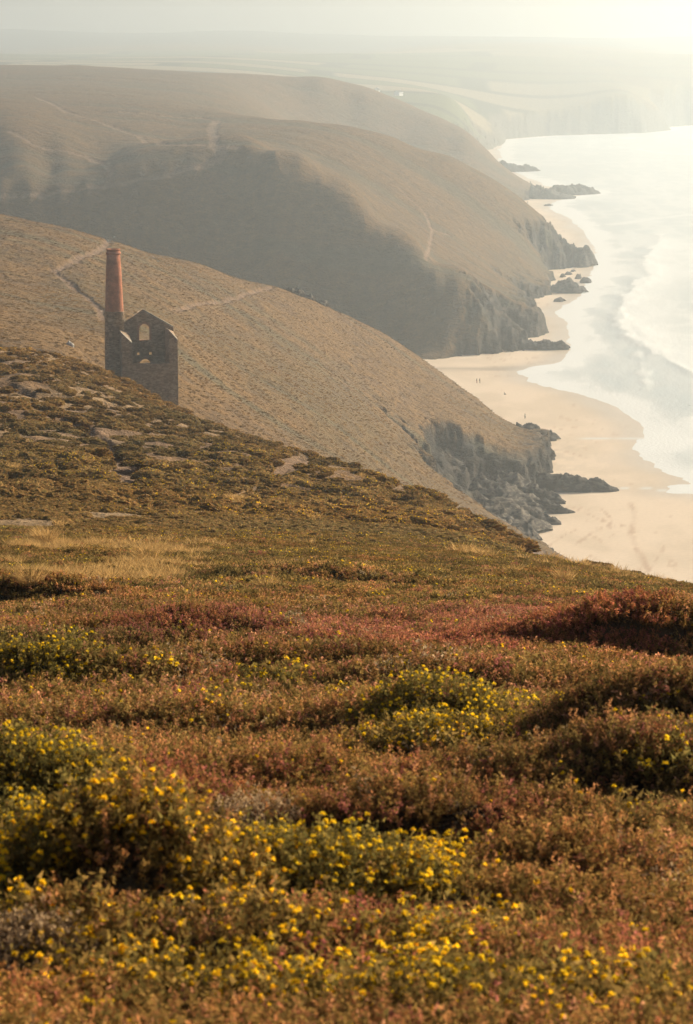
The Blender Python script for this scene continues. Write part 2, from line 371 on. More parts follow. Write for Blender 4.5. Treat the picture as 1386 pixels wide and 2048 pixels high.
LM, t, b = mat('hillside_turf', 0.95)
at = node(t, 'ShaderNodeAttribute', attribute_name='tone')
geo = node(t, 'ShaderNodeNewGeometry')
mp = node(t, 'ShaderNodeMapping'); mp.inputs['Scale'].default_value = (1, 1, 1.5)
t.links.new(geo.outputs['Position'], mp.inputs['Vector'])
nz = node(t, 'ShaderNodeTexNoise', Scale=1.1, Detail=6.0, Roughness=0.72); t.links.new(mp.outputs[0], nz.inputs['Vector'])
nzb = node(t, 'ShaderNodeTexNoise', Scale=0.22, Detail=5.0, Roughness=0.7); t.links.new(mp.outputs[0], nzb.inputs['Vector'])
cr = node(t, 'ShaderNodeMapRange'); cr.inputs['From Min'].default_value = .3; cr.inputs['From Max'].default_value = .7; cr.inputs['To Min'].default_value = .6; cr.inputs['To Max'].default_value = 1.4
t.links.new(nz.outputs['Fac'], cr.inputs['Value'])
crb = node(t, 'ShaderNodeMapRange'); crb.inputs['From Min'].default_value = .3; crb.inputs['From Max'].default_value = .7; crb.inputs['To Min'].default_value = .65; crb.inputs['To Max'].default_value = 1.35
t.links.new(nzb.outputs['Fac'], crb.inputs['Value'])
ml = node(t, 'ShaderNodeMath', operation='MULTIPLY'); t.links.new(cr.outputs[0], ml.inputs[0]); t.links.new(crb.outputs[0], ml.inputs[1])
vm = node(t, 'ShaderNodeVectorMath', operation='SCALE'); t.links.new(at.outputs['Color'], vm.inputs[0]); t.links.new(ml.outputs[0], vm.inputs['Scale'])
t.links.new(vm.outputs[0], b.inputs['Base Color'])
bpb = node(t, 'ShaderNodeBump', Strength=0.8, Distance=3.0); t.links.new(nzb.outputs['Fac'], bpb.inputs['Height'])
bp = node(t, 'ShaderNodeBump', Strength=0.9, Distance=0.5); t.links.new(bpb.outputs[0], bp.inputs['Normal']); t.links.new(nz.outputs['Fac'], bp.inputs['Height']); t.links.new(bp.outputs[0], b.inputs['Normal'])

def land(name, d0, d1, label=None):
    r0 = int(np.searchsorted(DROWS, d0)); r1 = min(int(np.searchsorted(DROWS, d1)), NR - 1)
    idx = np.arange(r0 * NC, (r1 + 1) * NC); zz = GZ[idx]
    V = np.stack([GX[idx], GY[idx], zz], 1)
    r = np.arange(r1 - r0)[:, None] * NC + np.arange(NC - 1)[None]
    fc = np.stack([r, r + 1, r + NC + 1, r + NC], -1).reshape(-1, 4)
    fc = fc[(zz[fc] > -1.6).any(1)]
    keep = np.zeros(len(V), bool); keep[fc.ravel()] = True
    re = np.cumsum(keep) - 1
    o = mesh_obj(name, V[keep], re[fc], LM, kind='structure')
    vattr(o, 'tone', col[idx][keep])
    return o
land('heath_ground', 0, 390)
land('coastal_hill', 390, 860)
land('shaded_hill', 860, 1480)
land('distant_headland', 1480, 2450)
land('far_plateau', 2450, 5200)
land('far_hills', 5200, 9000)

# ------------------------------------------------------------------ beach
SHORE = [(300, -300), (300, 300), (170, 560)] + [tuple(map(float, sea_pt(u, v))) for u, v in [(1500, 1012), (1386, 986), (1352, 985), (1380, 968), (1364, 950), (1320, 935),
    (1286, 912), (1300, 890), (1283, 868), (1275, 846), (1220, 815), (1160, 790), (1085, 766), (1052, 746), (1062, 736), (1120, 724), (1130, 705), (1136, 690), (1128, 682), (1135, 660), (1126, 636), (1106, 626), (1130, 610), (1152, 598),
    (1160, 580), (1180, 560), (1186, 545), (1198, 530), (1188, 500), (1165, 462), (1135, 432), (1095, 412), (1112, 402), (1190, 384), (1095, 372), (1032, 345), (1003, 320), (998, 303), (1004, 290), (1011, 279), (1100, 271.6), (1200, 268.6), (1342, 260.8), (1335, 255), (1386, 250.5), (1600, 246.5), (2400, 240.5)]]
SEAPOLY = SHORE + [(20000, 3900), (20000, -300)]
def shore_s(x, y): return sdist(x, y, SHORE, SEAPOLY)
def flatgrid(d0, d1, nr, u0, u1, nc):
    D = np.geomspace(d0, d1, nr); U = (np.linspace(u0, u1, nc) - 693) / F
    X = (D[:, None] * U[None]).ravel(); Y = (D[:, None] + 0 * U[None]).ravel()
    r = np.arange(nr - 1)[:, None] * nc + np.arange(nc - 1)[None]
    return X, Y, np.stack([r, r + 1, r + nc + 1, r + nc], -1).reshape(-1, 4)
X, Y, fc = flatgrid(250, 3900, 560, 800, 2400, 500)
s = shore_s(X, Y)
tr = np.zeros(len(X))
for wd, px in [(.8, [(1262, 1005), (1268, 1040), (1262, 1065), (1275, 1100), (1298, 1142)]), (.6, [(1150, 1090), (1190, 1062), (1235, 1052), (1262, 1048)]),
               (.5, [(1298, 1142), (1315, 1115), (1330, 1090)]), (.5, [(1140, 1012), (1180, 1030), (1210, 1045)]), (.5, [(1205, 1020), (1225, 1040), (1215, 1055)]), (.6, [(1110, 900), (1140, 905), (1170, 915)]),
               (.5, [(1090, 1100), (1120, 1075), (1150, 1060)]), (.5, [(1180, 1110), (1200, 1125), (1240, 1130)]), (.4, [(1240, 1020), (1320, 1030), (1386, 1040)])]:
    p2 = dens([tuple(map(float, sea_pt(u, v))) for u, v in px], 3)
    dd = pdist(X, Y, p2) + np.abs(fbm(X / 1.5, Y / 4, 2, 5)) * 1.2
    tr = np.maximum(tr, (1 - sstep(wd * .5, wd * 2, dd)) * (.3 + .7 * sstep(-.4, .4, fbm(X / 3, Y / 7, 2, 8))))
rip = np.zeros(len(X))
stream_glint = np.zeros(len(X))
for wd, px in [(.9, [(1108, 879), (1160, 878), (1225, 876), (1292, 877)]), (.9, [(1236, 979), (1262, 974), (1290, 976), (1340, 983), (1386, 986)])]:
    stream_glint = np.maximum(stream_glint, 1 - sstep(wd * .5, wd * 1.6, pdist(X, Y, dens([tuple(map(float, sea_pt(u, v))) for u, v in px], 3))))
for px in [[(880, 737), (960, 738), (1045, 737)]]:
    rip = np.maximum(rip, 1 - sstep(2, 9, pdist(X, Y, [tuple(map(float, sea_pt(u, v))) for u, v in px]) + 3 * fbm(X / 20, Y / 9, 2, 4)))
rip = np.maximum(rip, .5 * np.exp(-((X - 50) / 25) ** 2 - ((Y - 735) / 45) ** 2) * sstep(-.2, .3, fbm(X / 3, Y / 4, 3, 66)))
scol = mixc(np.repeat(rgb(.66, .525, .39), len(X), 0), np.repeat(rgb(.58, .46, .335), len(X), 0), sstep(-.3, .5, fbm(X / 12, Y / 20, 4, 55)))
scol = mixc(scol, rgb(.44, .29, .19), .75 * tr)
scol = mixc(scol, rgb(.46, .31, .20), .5 * sstep(.28, .5, fbm(X / 2.2, Y / 5, 4, 75) * sstep(-.2, .4, fbm(X / 15, Y / 30, 2, 76)) + .25 * (ridged(X / 30, Y / 60, 2, 78) > .82)))
scol = mixc(scol, rgb(.34, .27, .20), .8 * rip)
scol = mixc(scol, rgb(.50, .42, .32), .75 * sstep(-14, -1, s))
scol = mixc(scol, rgb(.62, .60, .55), .8 * stream_glint)  # beach streams, their pale glint painted into the sand colour
wet = sstep(-22, 0, s + 6 * fbm(X / 15, Y / 30, 2, 3))
SM, t, b = mat('beach_sand', 0.9)
at = node(t, 'ShaderNodeAttribute', attribute_name='tone')
nz = node(t, 'ShaderNodeTexNoise', Scale=0.8, Detail=5.0, Roughness=.7)
geo = node(t, 'ShaderNodeNewGeometry'); t.links.new(geo.outputs['Position'], nz.inputs['Vector'])
cr = node(t, 'ShaderNodeMapRange'); cr.inputs['To Min'].default_value = .85; cr.inputs['To Max'].default_value = 1.15; t.links.new(nz.outputs['Fac'], cr.inputs['Value'])
vm = node(t, 'ShaderNodeVectorMath', operation='SCALE'); t.links.new(at.outputs['Color'], vm.inputs[0]); t.links.new(cr.outputs[0], vm.inputs['Scale']); t.links.new(vm.outputs[0], b.inputs['Base Color'])
aw = node(t, 'ShaderNodeAttribute', attribute_name='wet'); rr_ = node(t, 'ShaderNodeMapRange'); rr_.inputs['To Min'].default_value = .9; rr_.inputs['To Max'].default_value = .35
t.links.new(aw.outputs['Fac'], rr_.inputs['Value']); t.links.new(rr_.outputs[0], b.inputs['Roughness'])
bp = node(t, 'ShaderNodeBump', Strength=.35, Distance=.12); t.links.new(nz.outputs['Fac'], bp.inputs['Height']); t.links.new(bp.outputs[0], b.inputs['Normal'])
o = mesh_obj('beach', np.stack([X, Y, 0.05 * fbm(X / 6, Y / 9, 3, 58) - np.clip(s, 0, 60) * .02], 1), fc, SM, kind='structure')
vattr(o, 'tone', scol); vattr(o, 'wet', np.maximum(wet, stream_glint))

# ------------------------------------------------------------------ sea
X, Y, fc = flatgrid(300, 4600, 560, 900, 2100, 420)
s = shore_s(X, Y) + 5 * fbm(X / 22, Y / 40, 3, 12) + 1.5 * fbm(X / 6, Y / 9, 2, 14)
def px2(px): return dens([tuple(map(float, sea_pt(u, v))) for u, v in px], 6)
W1 = px2([(1330, 470), (1290, 520), (1310, 545), (1255, 590), (1240, 620), (1262, 660), (1290, 690), (1340, 725), (1386, 748), (1500, 790)])
W2 = px2([(1236, 600), (1238, 665), (1275, 692), (1283, 740), (1295, 785)])
W3 = px2([(1225, 450), (1300, 440), (1386, 430)]); W4 = px2([(1386, 1000), (1350, 960), (1330, 900), (1386, 840)])
W1P = [tuple(q) for q in W1] + [(4000, float(W1[-1][1])), (4000, float(W1[0][1]))]
d1 = pdist(X, Y, W1) + 9 * fbm(X / 18, Y / 26, 4, 44) + 1; i1 = inside(X, Y, W1P); d2 = pdist(X, Y, W2) + 5 * fbm(X / 9, Y / 14, 3, 45) + 1.5
lace = sstep(.05, .45, ridged(X / 16, Y / 38, 4, 16) + .35 * fbm(X / 60, Y / 120, 2, 17))
foam = (.22 + .3 * sstep(650, 1300, Y)) * (.5 + .6 * lace) + .95 * (1 - sstep(0, 22, s)) * (.75 + .25 * lace)
foam = np.maximum(foam, np.where(i1, (.75 - .45 * sstep(3, 40, d1) * (1 - .7 * lace)) * (1 - .7 * sstep(-60, 10, Y - W1[0][1])), 1 - sstep(1, 4, d1)))
lines = 1 - sstep(.0, .10, np.abs(((s + 9 * fbm(X / 40, Y / 90, 3, 71)) / 34) % 1 - .5)); foam = np.maximum(foam, .55 * lines * sstep(18, 40, s) * (1 - sstep(150, 260, s)) * sstep(-.3, .3, fbm(X / 50, Y / 120, 2, 73)))
foam = np.maximum(foam, .6 * (1 - sstep(1.0, 5.5, d2)))
for Wk in (W3, W4):
    foam = np.maximum(foam, .7 * (1 - sstep(2, 10, pdist(X, Y, Wk) + 4 * fbm(X / 20, Y / 30, 2, 46))))
sw = np.clip(ridged((X * .8 + Y * .35) / 70 + .6 * fbm(X / 90, Y / 150, 2, 47), Y / 900, 2, 48), 0, 1)
foam = np.maximum(foam, sstep(.62, .8, sw) * sstep(40, 140, s) * (.4 + .6 * lace))
zz = np.minimum(.02 * s, .35) + .45 * np.exp(-(d1 / 6.0) ** 2) * (s > 5) + .25 * np.exp(-(d2 / 3) ** 2) + .5 * sw * sstep(30, 160, s) + .06 * fbm(X / 3, Y / 4, 3, 49) * sstep(3, 20, s)
WM, t, b = mat('sea_water', 0.22)
b.inputs['Specular IOR Level'].default_value = .5; b.inputs['IOR'].default_value = 1.33
af = node(t, 'ShaderNodeAttribute', attribute_name='foam')
nz = node(t, 'ShaderNodeTexNoise', Scale=.35, Detail=6.0, Roughness=.7); geo = node(t, 'ShaderNodeNewGeometry'); t.links.new(geo.outputs['Position'], nz.inputs['Vector'])
ad = node(t, 'ShaderNodeMath', operation='MULTIPLY_ADD'); t.links.new(nz.outputs['Fac'], ad.inputs[0]); ad.inputs[1].default_value = .5; t.links.new(af.outputs['Fac'], ad.inputs[2])
cr = node(t, 'ShaderNodeMapRange'); cr.inputs['From Min'].default_value = .25; cr.inputs['From Max'].default_value = 1.05; t.links.new(ad.outputs[0], cr.inputs['Value'])
mx = node(t, 'ShaderNodeMix', data_type='RGBA'); mx.inputs[6].default_value = (.40, .44, .425, 1); mx.inputs[7].default_value = (.68, .69, .67, 1)
t.links.new(cr.outputs[0], mx.inputs[0]); t.links.new(mx.outputs[2], b.inputs['Base Color'])
rr_ = node(t, 'ShaderNodeMapRange'); rr_.inputs['To Min'].default_value = .22; rr_.inputs['To Max'].default_value = .85; t.links.new(cr.outputs[0], rr_.inputs['Value']); t.links.new(rr_.outputs[0], b.inputs['Roughness'])
nz2 = node(t, 'ShaderNodeTexNoise', Scale=.9, Detail=4.0); t.links.new(geo.outputs['Position'], nz2.inputs['Vector'])
bp = node(t, 'ShaderNodeBump', Strength=.6, Distance=.25); t.links.new(nz2.outputs['Fac'], bp.inputs['Height']); t.links.new(bp.outputs[0], b.inputs['Normal'])
keep_f = fc[(s[fc] > -6).any(1)]
kp = np.zeros(len(X), bool); kp[keep_f.ravel()] = True; re = np.cumsum(kp) - 1
o = mesh_obj('sea', np.stack([X, Y, zz], 1)[kp], re[keep_f], WM, kind='structure'); vattr(o, 'foam', np.clip(foam, 0, 1)[kp])
# ------------------------------------------------------------------ stone and brick
def stone_mat(name, c1, c2, c3, scale=1.6, brick=False):
    m, t, b = mat(name, .92)
    tc = node(t, 'ShaderNodeTexCoord'); ob = tc.outputs['Object']
    v = node(t, 'ShaderNodeTexVoronoi', Scale=scale * 1.4, feature='F1'); mp = node(t, 'ShaderNodeMapping'); mp.inputs['Scale'].default_value = (1, 1, 2.2)
    t.links.new(ob, mp.inputs[0]); t.links.new(mp.outputs[0], v.inputs['Vector'])
    ve = node(t, 'ShaderNodeTexVoronoi', Scale=scale * 1.4, feature='DISTANCE_TO_EDGE'); t.links.new(mp.outputs[0], ve.inputs['Vector'])
    rmp = node(t, 'ShaderNodeValToRGB'); e = rmp.color_ramp.elements
    e[0].position = .15; e[0].color = (*c1, 1); e[1].position = .85; e[1].color = (*c3, 1); k = e.new(.5); k.color = (*c2, 1)
    sp = node(t, 'ShaderNodeSeparateColor'); t.links.new(v.outputs['Color'], sp.inputs[0]); t.links.new(sp.outputs[0], rmp.inputs[0])
    nz = node(t, 'ShaderNodeTexNoise', Scale=.7, Detail=6.0, Roughness=.7); t.links.new(ob, nz.inputs['Vector'])
    cr = node(t, 'ShaderNodeMapRange'); cr.inputs['From Min'].default_value = .25; cr.inputs['From Max'].default_value = .75; cr.inputs['To Min'].default_value = .5; cr.inputs['To Max'].default_value = 1.5; t.links.new(nz.outputs['Fac'], cr.inputs['Value'])
    vm = node(t, 'ShaderNodeVectorMath', operation='SCALE'); t.links.new(rmp.outputs[0], vm.inputs[0]); t.links.new(cr.outputs[0], vm.inputs['Scale'])
    t.links.new(vm.outputs[0], b.inputs['Base Color'])
    st = node(t, 'ShaderNodeMapRange'); st.inputs['From Max'].default_value = .08; t.links.new(ve.outputs['Distance'], st.inputs['Value'])
    bp = node(t, 'ShaderNodeBump', Strength=.8, Distance=.06); t.links.new(st.outputs[0], bp.inputs['Height']); t.links.new(bp.outputs[0], b.inputs['Normal'])
    return m
def brick_mat():
    m, t, b = mat('red_brick', .9)
    tc = node(t, 'ShaderNodeTexCoord'); sx = node(t, 'ShaderNodeSeparateXYZ'); t.links.new(tc.outputs['Object'], sx.inputs[0])
    an = node(t, 'ShaderNodeMath', operation='ARCTAN2'); t.links.new(sx.outputs[0], an.inputs[0]); t.links.new(sx.outputs[1], an.inputs[1])
    am = node(t, 'ShaderNodeMath', operation='MULTIPLY'); t.links.new(an.outputs[0], am.inputs[0]); am.inputs[1].default_value = 1.3
    cb = node(t, 'ShaderNodeCombineXYZ'); t.links.new(am.outputs[0], cb.inputs[0]); t.links.new(sx.outputs[2], cb.inputs[1])
    bk = node(t, 'ShaderNodeTexBrick', Scale=1.0); bk.inputs['Brick Width'].default_value = .24; bk.inputs['Row Height'].default_value = .09; bk.inputs['Mortar Size'].default_value = .008
    bk.inputs['Color1'].default_value = (.46, .165, .08, 1); bk.inputs['Color2'].default_value = (.37, .13, .065, 1); bk.inputs['Mortar'].default_value = (.30, .22, .16, 1)
    t.links.new(cb.outputs[0], bk.inputs['Vector'])
    nz = node(t, 'ShaderNodeTexNoise', Scale=.7, Detail=8.0, Roughness=.75); t.links.new(tc.outputs['Object'], nz.inputs['Vector'])
    cr = node(t, 'ShaderNodeMapRange'); cr.inputs['From Min'].default_value = .25; cr.inputs['From Max'].default_value = .75; cr.inputs['To Min'].default_value = .4; cr.inputs['To Max'].default_value = 1.5; t.links.new(nz.outputs['Fac'], cr.inputs['Value'])
    vm = node(t, 'ShaderNodeVectorMath', operation='SCALE'); t.links.new(bk.outputs[0], vm.inputs[0]); t.links.new(cr.outputs[0], vm.inputs['Scale']); t.links.new(vm.outputs[0], b.inputs['Base Color'])
    bp = node(t, 'ShaderNodeBump', Strength=.5, Distance=.02); t.links.new(bk.outputs['Fac'], bp.inputs['Height']); bp.invert = True; t.links.new(bp.outputs[0], b.inputs['Normal'])
    return m
STONE = stone_mat('killas_stone', (.20, .135, .085), (.28, .19, .12), (.36, .26, .17))
COPING = stone_mat('pale_coping_stone', (.24, .21, .17), (.29, .255, .205), (.35, .31, .25))
BRICK = brick_mat()
ROCKM = stone_mat('shore_rock', (.022, .019, .016), (.038, .033, .027), (.08, .068, .056), .6)

def slab(name, outer, holes, thick, m, parent, frame=None, loc=(0, 0, 0), plane='xz', label=None):
    """upright slab: outline in the wall's own plane, real openings, given thickness behind its face"""
    cu = bpy.data.curves.new(name, 'CURVE'); cu.dimensions = '2D'; cu.fill_mode = 'BOTH'; cu.extrude = thick / 2
    for poly in [outer] + holes:
        sp = cu.splines.new('POLY'); sp.points.add(len(poly) - 1); sp.use_cyclic_u = True
        for q, p in zip(sp.points, poly): q.co = (p[0], p[1], 0, 1)
    tmp = bpy.data.objects.new('tmp', cu); me = bpy.data.meshes.new_from_object(tmp)
    bpy.data.objects.remove(tmp); bpy.data.curves.remove(cu)
    co = np.empty(len(me.vertices) * 3); me.vertices.foreach_get('co', co); co = co.reshape(-1, 3)
    if plane == 'xz': new = np.stack([co[:, 0], -co[:, 2] + thick / 2, co[:, 1]], 1)
    else: new = np.stack([co[:, 2] + thick / 2, co[:, 0], co[:, 1]], 1)
    me.vertices.foreach_set('co', new.astype(np.float32).ravel()); me.update(); me.name = name
    bm = bmesh.new(); bm.from_mesh(me); bmesh.ops.remove_doubles(bm, verts=bm.verts, dist=.0005); bmesh.ops.recalc_face_normals(bm, faces=bm.faces); bm.to_mesh(me); bm.free()
    me.materials.clear(); me.materials.append(m)
    o = bpy.data.objects.new(name, me); COL.objects.link(o); o.parent = parent; o.location = loc
    if label: o['label'] = label
    return o
def arch(cx, w2, z0, zs, k=10):
    return [(cx - w2, z0), (cx + w2, z0), (cx + w2, zs)] + [(cx + w2 * math.cos(a), zs + w2 * math.sin(a)) for a in np.linspace(0, math.pi, k + 1)[1:-1]] + [(cx - w2, zs)]
def jag(pts, step=.45, amp=.10, seed=1):
    r = random.Random(seed); out = []
    for a, b in zip(pts[:-1], pts[1:]):
        k = max(1, int(math.dist(a, b) / step))
        for i in range(k):
            f = i / k; out.append((a[0] + (b[0] - a[0]) * f, a[1] + (b[1] - a[1]) * f + (r.uniform(-amp, amp) if i else 0)))
    return out + [pts[-1]]
def lathe(name, prof, m, parent=None, seg=40, wob=.0, cap=True):
    V = []; Fc = []; k = len(prof)
    for i, (r, z) in enumerate(prof):
        for j in range(seg):
            a = 2 * math.pi * j / seg; rr = r * (1 + wob * math.sin(j * 12.9898 + i * 78.233))
            V.append((rr * math.cos(a), rr * math.sin(a), z))
    for i in range(k - 1):
        for j in range(seg):
            Fc.append((i * seg + j, i * seg + (j + 1) % seg, (i + 1) * seg + (j + 1) % seg, (i + 1) * seg + j))
    return mesh_obj(name, V, Fc, m, smooth=True, parent=parent)

# ------------------------------------------------------------------ the engine house
HD = 392.0; RZ = math.radians(9)
hx = float(pt(301, 800, HD)[0]); z0 = float(pt(301, 850, HD)[2])
def zf(v): return float(pt(301, v, HD)[2]) - z0
def zb(v): return float(pt(294, v, HD + 7.0)[2]) - z0
house = empty('engine_house', (hx, HD, z0), RZ, 'ruined roofless stone engine house with tall brick topped chimney on the heath slope', 'engine house')
DP = 7.4; HW = 4.42; TH = 1.25
slab('front_wall', [(-HW, -4), (HW, -4), (HW, zf(728)), *reversed(jag([(-HW, zf(728)), (HW, zf(728))], .5, .03, 3)[1:-1]), (-HW, zf(728))], [], 1.5, STONE, house, loc=(0, 0, 0), label='solid low front wall of coursed rubble')
def hexa(name, q, m, parent, label=None):       # eight corners: bottom four, top four (front-left, front-right, back-right, back-left)
    return mesh_obj(name, q, [(3, 2, 1, 0), (4, 5, 6, 7), (0, 1, 5, 4), (1, 2, 6, 5), (2, 3, 7, 6), (3, 0, 4, 7)], m, smooth=False, parent=parent, label=label)
for sgn in (-1, 1):
    xa, xb = (-HW + .012, -HW + TH + .35) if sgn < 0 else (HW - TH - .1, HW - .012)
    tl, tr2, bl_, br2 = zf(666 if sgn < 0 else 662), zf(687 if sgn < 0 else 683), zb(656), zb(664)
    wl = hexa('side_wall', [(xa, -.02, -4), (xb, -.02, -4), (xb, DP - .01, -4), (xa, DP - .01, -4), (xa, -.02, tl), (xb, -.02, tr2), (xb, DP - .01, br2), (xa, DP - .01, bl_)], STONE, house)
    e = .05; k = 2.2 / DP; ml_, mr_ = tl + (bl_ - tl) * k, tr2 + (br2 - tr2) * k
    hexa('coping', [(xa - e, -.08, tl + .01), (xb + e, -.08, tr2 + .01), (xb + e, 2.2, mr_ + .01), (xa - e, 2.2, ml_ + .01), (xa - e, -.08, tl + .15), (xb + e, -.08, tr2 + .15), (xb + e, 2.2, mr_ + .15), (xa - e, 2.2, ml_ + .15)], COPING, wl, 'pale stone coping on the wall end')
bx0, bx1 = -HW, HW
eL, eR, pk = zb(657), zb(657), zb(622)
wz0, wzs = zb(681), zb(659); wc = -.25; ww = .86
dz = zb(718) - .92
holes = [arch(wc, ww, wz0, wzs), [(wc - 1.25, zb(711)), (wc - .78, zb(711)), (wc - .78, zb(705)), (wc - 1.25, zb(705))], [(wc + .72, zb(711)), (wc + 1.2, zb(711)), (wc + 1.2, zb(705)), (wc + .72, zb(705))], arch(wc + .05, .92, dz - 4.0, dz)]
gb = slab('gable_wall', [(bx0, -4), (bx1, -4), (bx1, eR), *reversed(jag([(bx0, eL), (-.45, pk), (bx1, eR)], .5, .05, 9)[1:-1]), (bx0, eL)], holes, .95, STONE, house, loc=(0, DP, 0))
def ring(cx, w2, z0_, zs, wd):
    a = arch(cx, w2 + wd, z0_, zs); return a
slab('window_surround', arch(wc, ww + .26, wz0 - .02, wzs), [arch(wc, ww - .03, wz0 + .02, wzs)], .5, BRICK, gb, loc=(0, -.035, 0), label='red brick surround of the arched window')
slab('doorway_surround', arch(wc + .05, .92 + .26, dz - 4.0, dz), [arch(wc + .05, .92 - .03, dz - 3.97, dz)], .5, BRICK, gb, loc=(0, -.035, 0), label='red brick arch of the doorway')
for a, b_ in (((bx0, eL), (-.45, pk)), ((-.45, pk), (bx1, eR))):
    slab('gable_coping', [(a[0], a[1] + .05), (b_[0], b_[1] + .05), (b_[0], b_[1] + .25), (a[0], a[1] + .25)], [], 1.05, COPING if a[0] > -1 else STONE, gb, loc=(0, -.05, 0))
# chimney
cd = 397.5
ctop = pt(227.5, 498, cd); cbot = pt(231, 760, cd)
chx = float(cbot[0]); H_t = float(ctop[2]) - float(cbot[2])
jz = float(pt(230, 622, cd)[2]) - float(cbot[2])
loc_w = Vector((chx, cd, float(cbot[2]))) - Vector(house.location)
loc_l = Vector((loc_w.x * math.cos(RZ) + loc_w.y * math.sin(RZ), -loc_w.x * math.sin(RZ) + loc_w.y * math.cos(RZ), loc_w.z))
st = lathe('chimney', [(1.78, -6), (1.64, 0), (1.60, jz * .5), (1.52, jz - .12), (1.56, jz - .1), (1.56, jz), (1.2, jz + .02)], STONE, house, 44, .012)
st.location = loc_l; st['label'] = 'round stone lower stage of the chimney'
br = lathe('brick_shaft', [(1.44, jz - .05), (1.46, jz + .03), (1.36, jz + .3 * (H_t - jz)), (1.22, jz + .66 * (H_t - jz)), (1.06, H_t - .75), (.75, H_t - .7), (.72, jz)], BRICK, st, 44)
br['label'] = 'tapered red brick upper shaft'
lathe('chimney_cap', [(1.03, H_t - .85), (1.20, H_t - .8), (1.22, H_t - .5), (1.08, H_t - .46), (1.06, H_t - .2), (1.13, H_t - .17), (1.14, H_t), (.80, H_t + .01), (.74, H_t - .4), (.74, H_t - 1.0)], BRICK, st, 44)

# ------------------------------------------------------------------ rocks
def rockmesh(name, A, B, w_, hprof, seed, label, cat='rock', group=None, m=None, base=0.0, n_=None):
    A = np.array(A, float); B = np.array(B, float); L = np.hypot(*(B - A)); c = (A + B) / 2
    ax = (B - A) / L; pr = np.array([-ax[1], ax[0]])
    nu = n_ or int(np.clip(L / .35, 18, 70)); nv = 24
    tt = np.linspace(0, 1, nu); ph = np.linspace(0, 1, nv)
    hp = np.interp(tt, np.linspace(0, 1, len(hprof)), hprof)
    V = []
    for i, a in enumerate(tt):
        ws = w_ * (0.25 + .75 * math.sqrt(max(0.0, math.sin(math.pi * min(max(.06 + a * .88, 0), 1)))))
        for q in ph:
            off = (q - .5) * 2 * ws / 2
            z = hp[i] * (1 - abs((q - .5) * 2) ** 2.6)
            V.append((ax[0] * (a - .5) * L + pr[0] * off, ax[1] * (a - .5) * L + pr[1] * off, z))
    V = np.array(V); sx = V[:, 0] + c[0]; sy = V[:, 1] + c[1]
    k = max(hp.max(), .3)
    V[:, 2] += k * .38 * ridged(sx / (k * .9), sy / (k * 1.4), 3, seed) * np.clip(V[:, 2] / k * 2, 0, 1)
    V[:, 2] += k * .16 * ridged(sx / (k * .28) + 3, sy / (k * .4), 2, seed + 3) * np.clip(V[:, 2] / k * 2, 0, 1)
    V[:, 0] += .25 * k * fbm(sx / k, sy / k, 3, seed + 5); V[:, 1] += .25 * k * fbm(sx / k + 9, sy / k, 3, seed + 6)
    V[:, 2] = np.where(V[:, 2] < .08 * k, V[:, 2] - .5, V[:, 2])
    r = np.arange(nu - 1)[:, None] * nv + np.arange(nv - 1)[None]
    fc = np.stack([r, r + nv, r + nv + 1, r + 1], -1).reshape(-1, 4)
    return mesh_obj(name, V, fc, m or ROCKM, smooth=False, label=label, cat=cat, group=group, loc=(c[0], c[1], base))
def S(u, v): return np.array([float(q) for q in sea_pt(u, v)])
rockmesh('rock_reef', S(1075, 979), S(1240, 980), 9, [4.6, 4.0, 3.6, 3.3, 2.6, 2.0, 1.4, .4], 1, 'long dark rock reef running out over the sand with two seated figures', 'rock reef')
SHELF = stone_mat('shelf_rock', (.028, .023, .018), (.055, .045, .035), (.14, .118, .092), .7)
rockmesh('rock_shelf', S(940, 1046), S(1078, 1068), 26, [6, 4.6, 5.2, 3.4, 3.6, 2.2, .6], 61, 'broad broken rock shelf at the foot of the dark cliff nearest the heath ridge', 'rock', m=SHELF, n_=60)
rockmesh('rock_shelf', S(950, 1016), S(1088, 1028), 18, [7, 5.5, 5, 4.2, 3.4, 2, .5], 62, 'tilted rock ledge at the cliff foot running into the thin spike', 'rock', m=SHELF, n_=60)
rockmesh('rock_shelf', S(985, 992), S(1096, 999), 12, [6, 5.4, 5, 3.8, 3, .6], 63, 'steep rock ledge between the dark cliff and the long reef', 'rock', m=SHELF, n_=50)
rockmesh('rock_shelf', S(960, 1078), S(1073, 1087), 16, [5, 4.2, 3.6, 3.4, .8], 64, 'lowest rock ledge where the cliff foot meets the near sand', 'rock', m=SHELF, n_=50)
rockmesh('shore_rock', S(1070, 1004), S(1130, 1006), 5, [3.2, 2.6, 1.5, .3], 2, 'short pointed rock at the cliff foot beside the long reef', 'rock')
rockmesh('shore_rock', S(1075, 1023), S(1148, 1025), 5, [3.0, 2.4, 1.4, .9, .2], 3, 'thin tapering rock spike at the cliff foot lying on sand', 'rock')
rockmesh('shore_rock', S(1060, 1047), S(1120, 1047), 4.5, [3.0, 2.4, 1.6, 1.1, .3], 4, 'low dark rock slab where the near beach meets the cliff', 'rock')
rockmesh('rock_outcrop', S(1035, 874), S(1117, 880), 11, [3.4, 3.6, 3.2, 2.4, 1.6, .4], 5, 'blunt dark rock outcrop below the grassy cliff near a lone walker', 'rock')
rockmesh('rock_reef', S(1020, 697), S(1139, 698), 10, [3.2, 2.6, 2.9, 2.2, 3.0, 2.4, 2.8, .6], 6, 'straight jagged rock reef reaching the water at the valley mouth', 'rock reef')
rockmesh('rock_outcrop', S(1108, 582), S(1168, 586), 16, [2.2, 4.0, 4.4, 3.2, .6], 7, 'humped dark rock at the water edge below the shaded headland', 'rock')
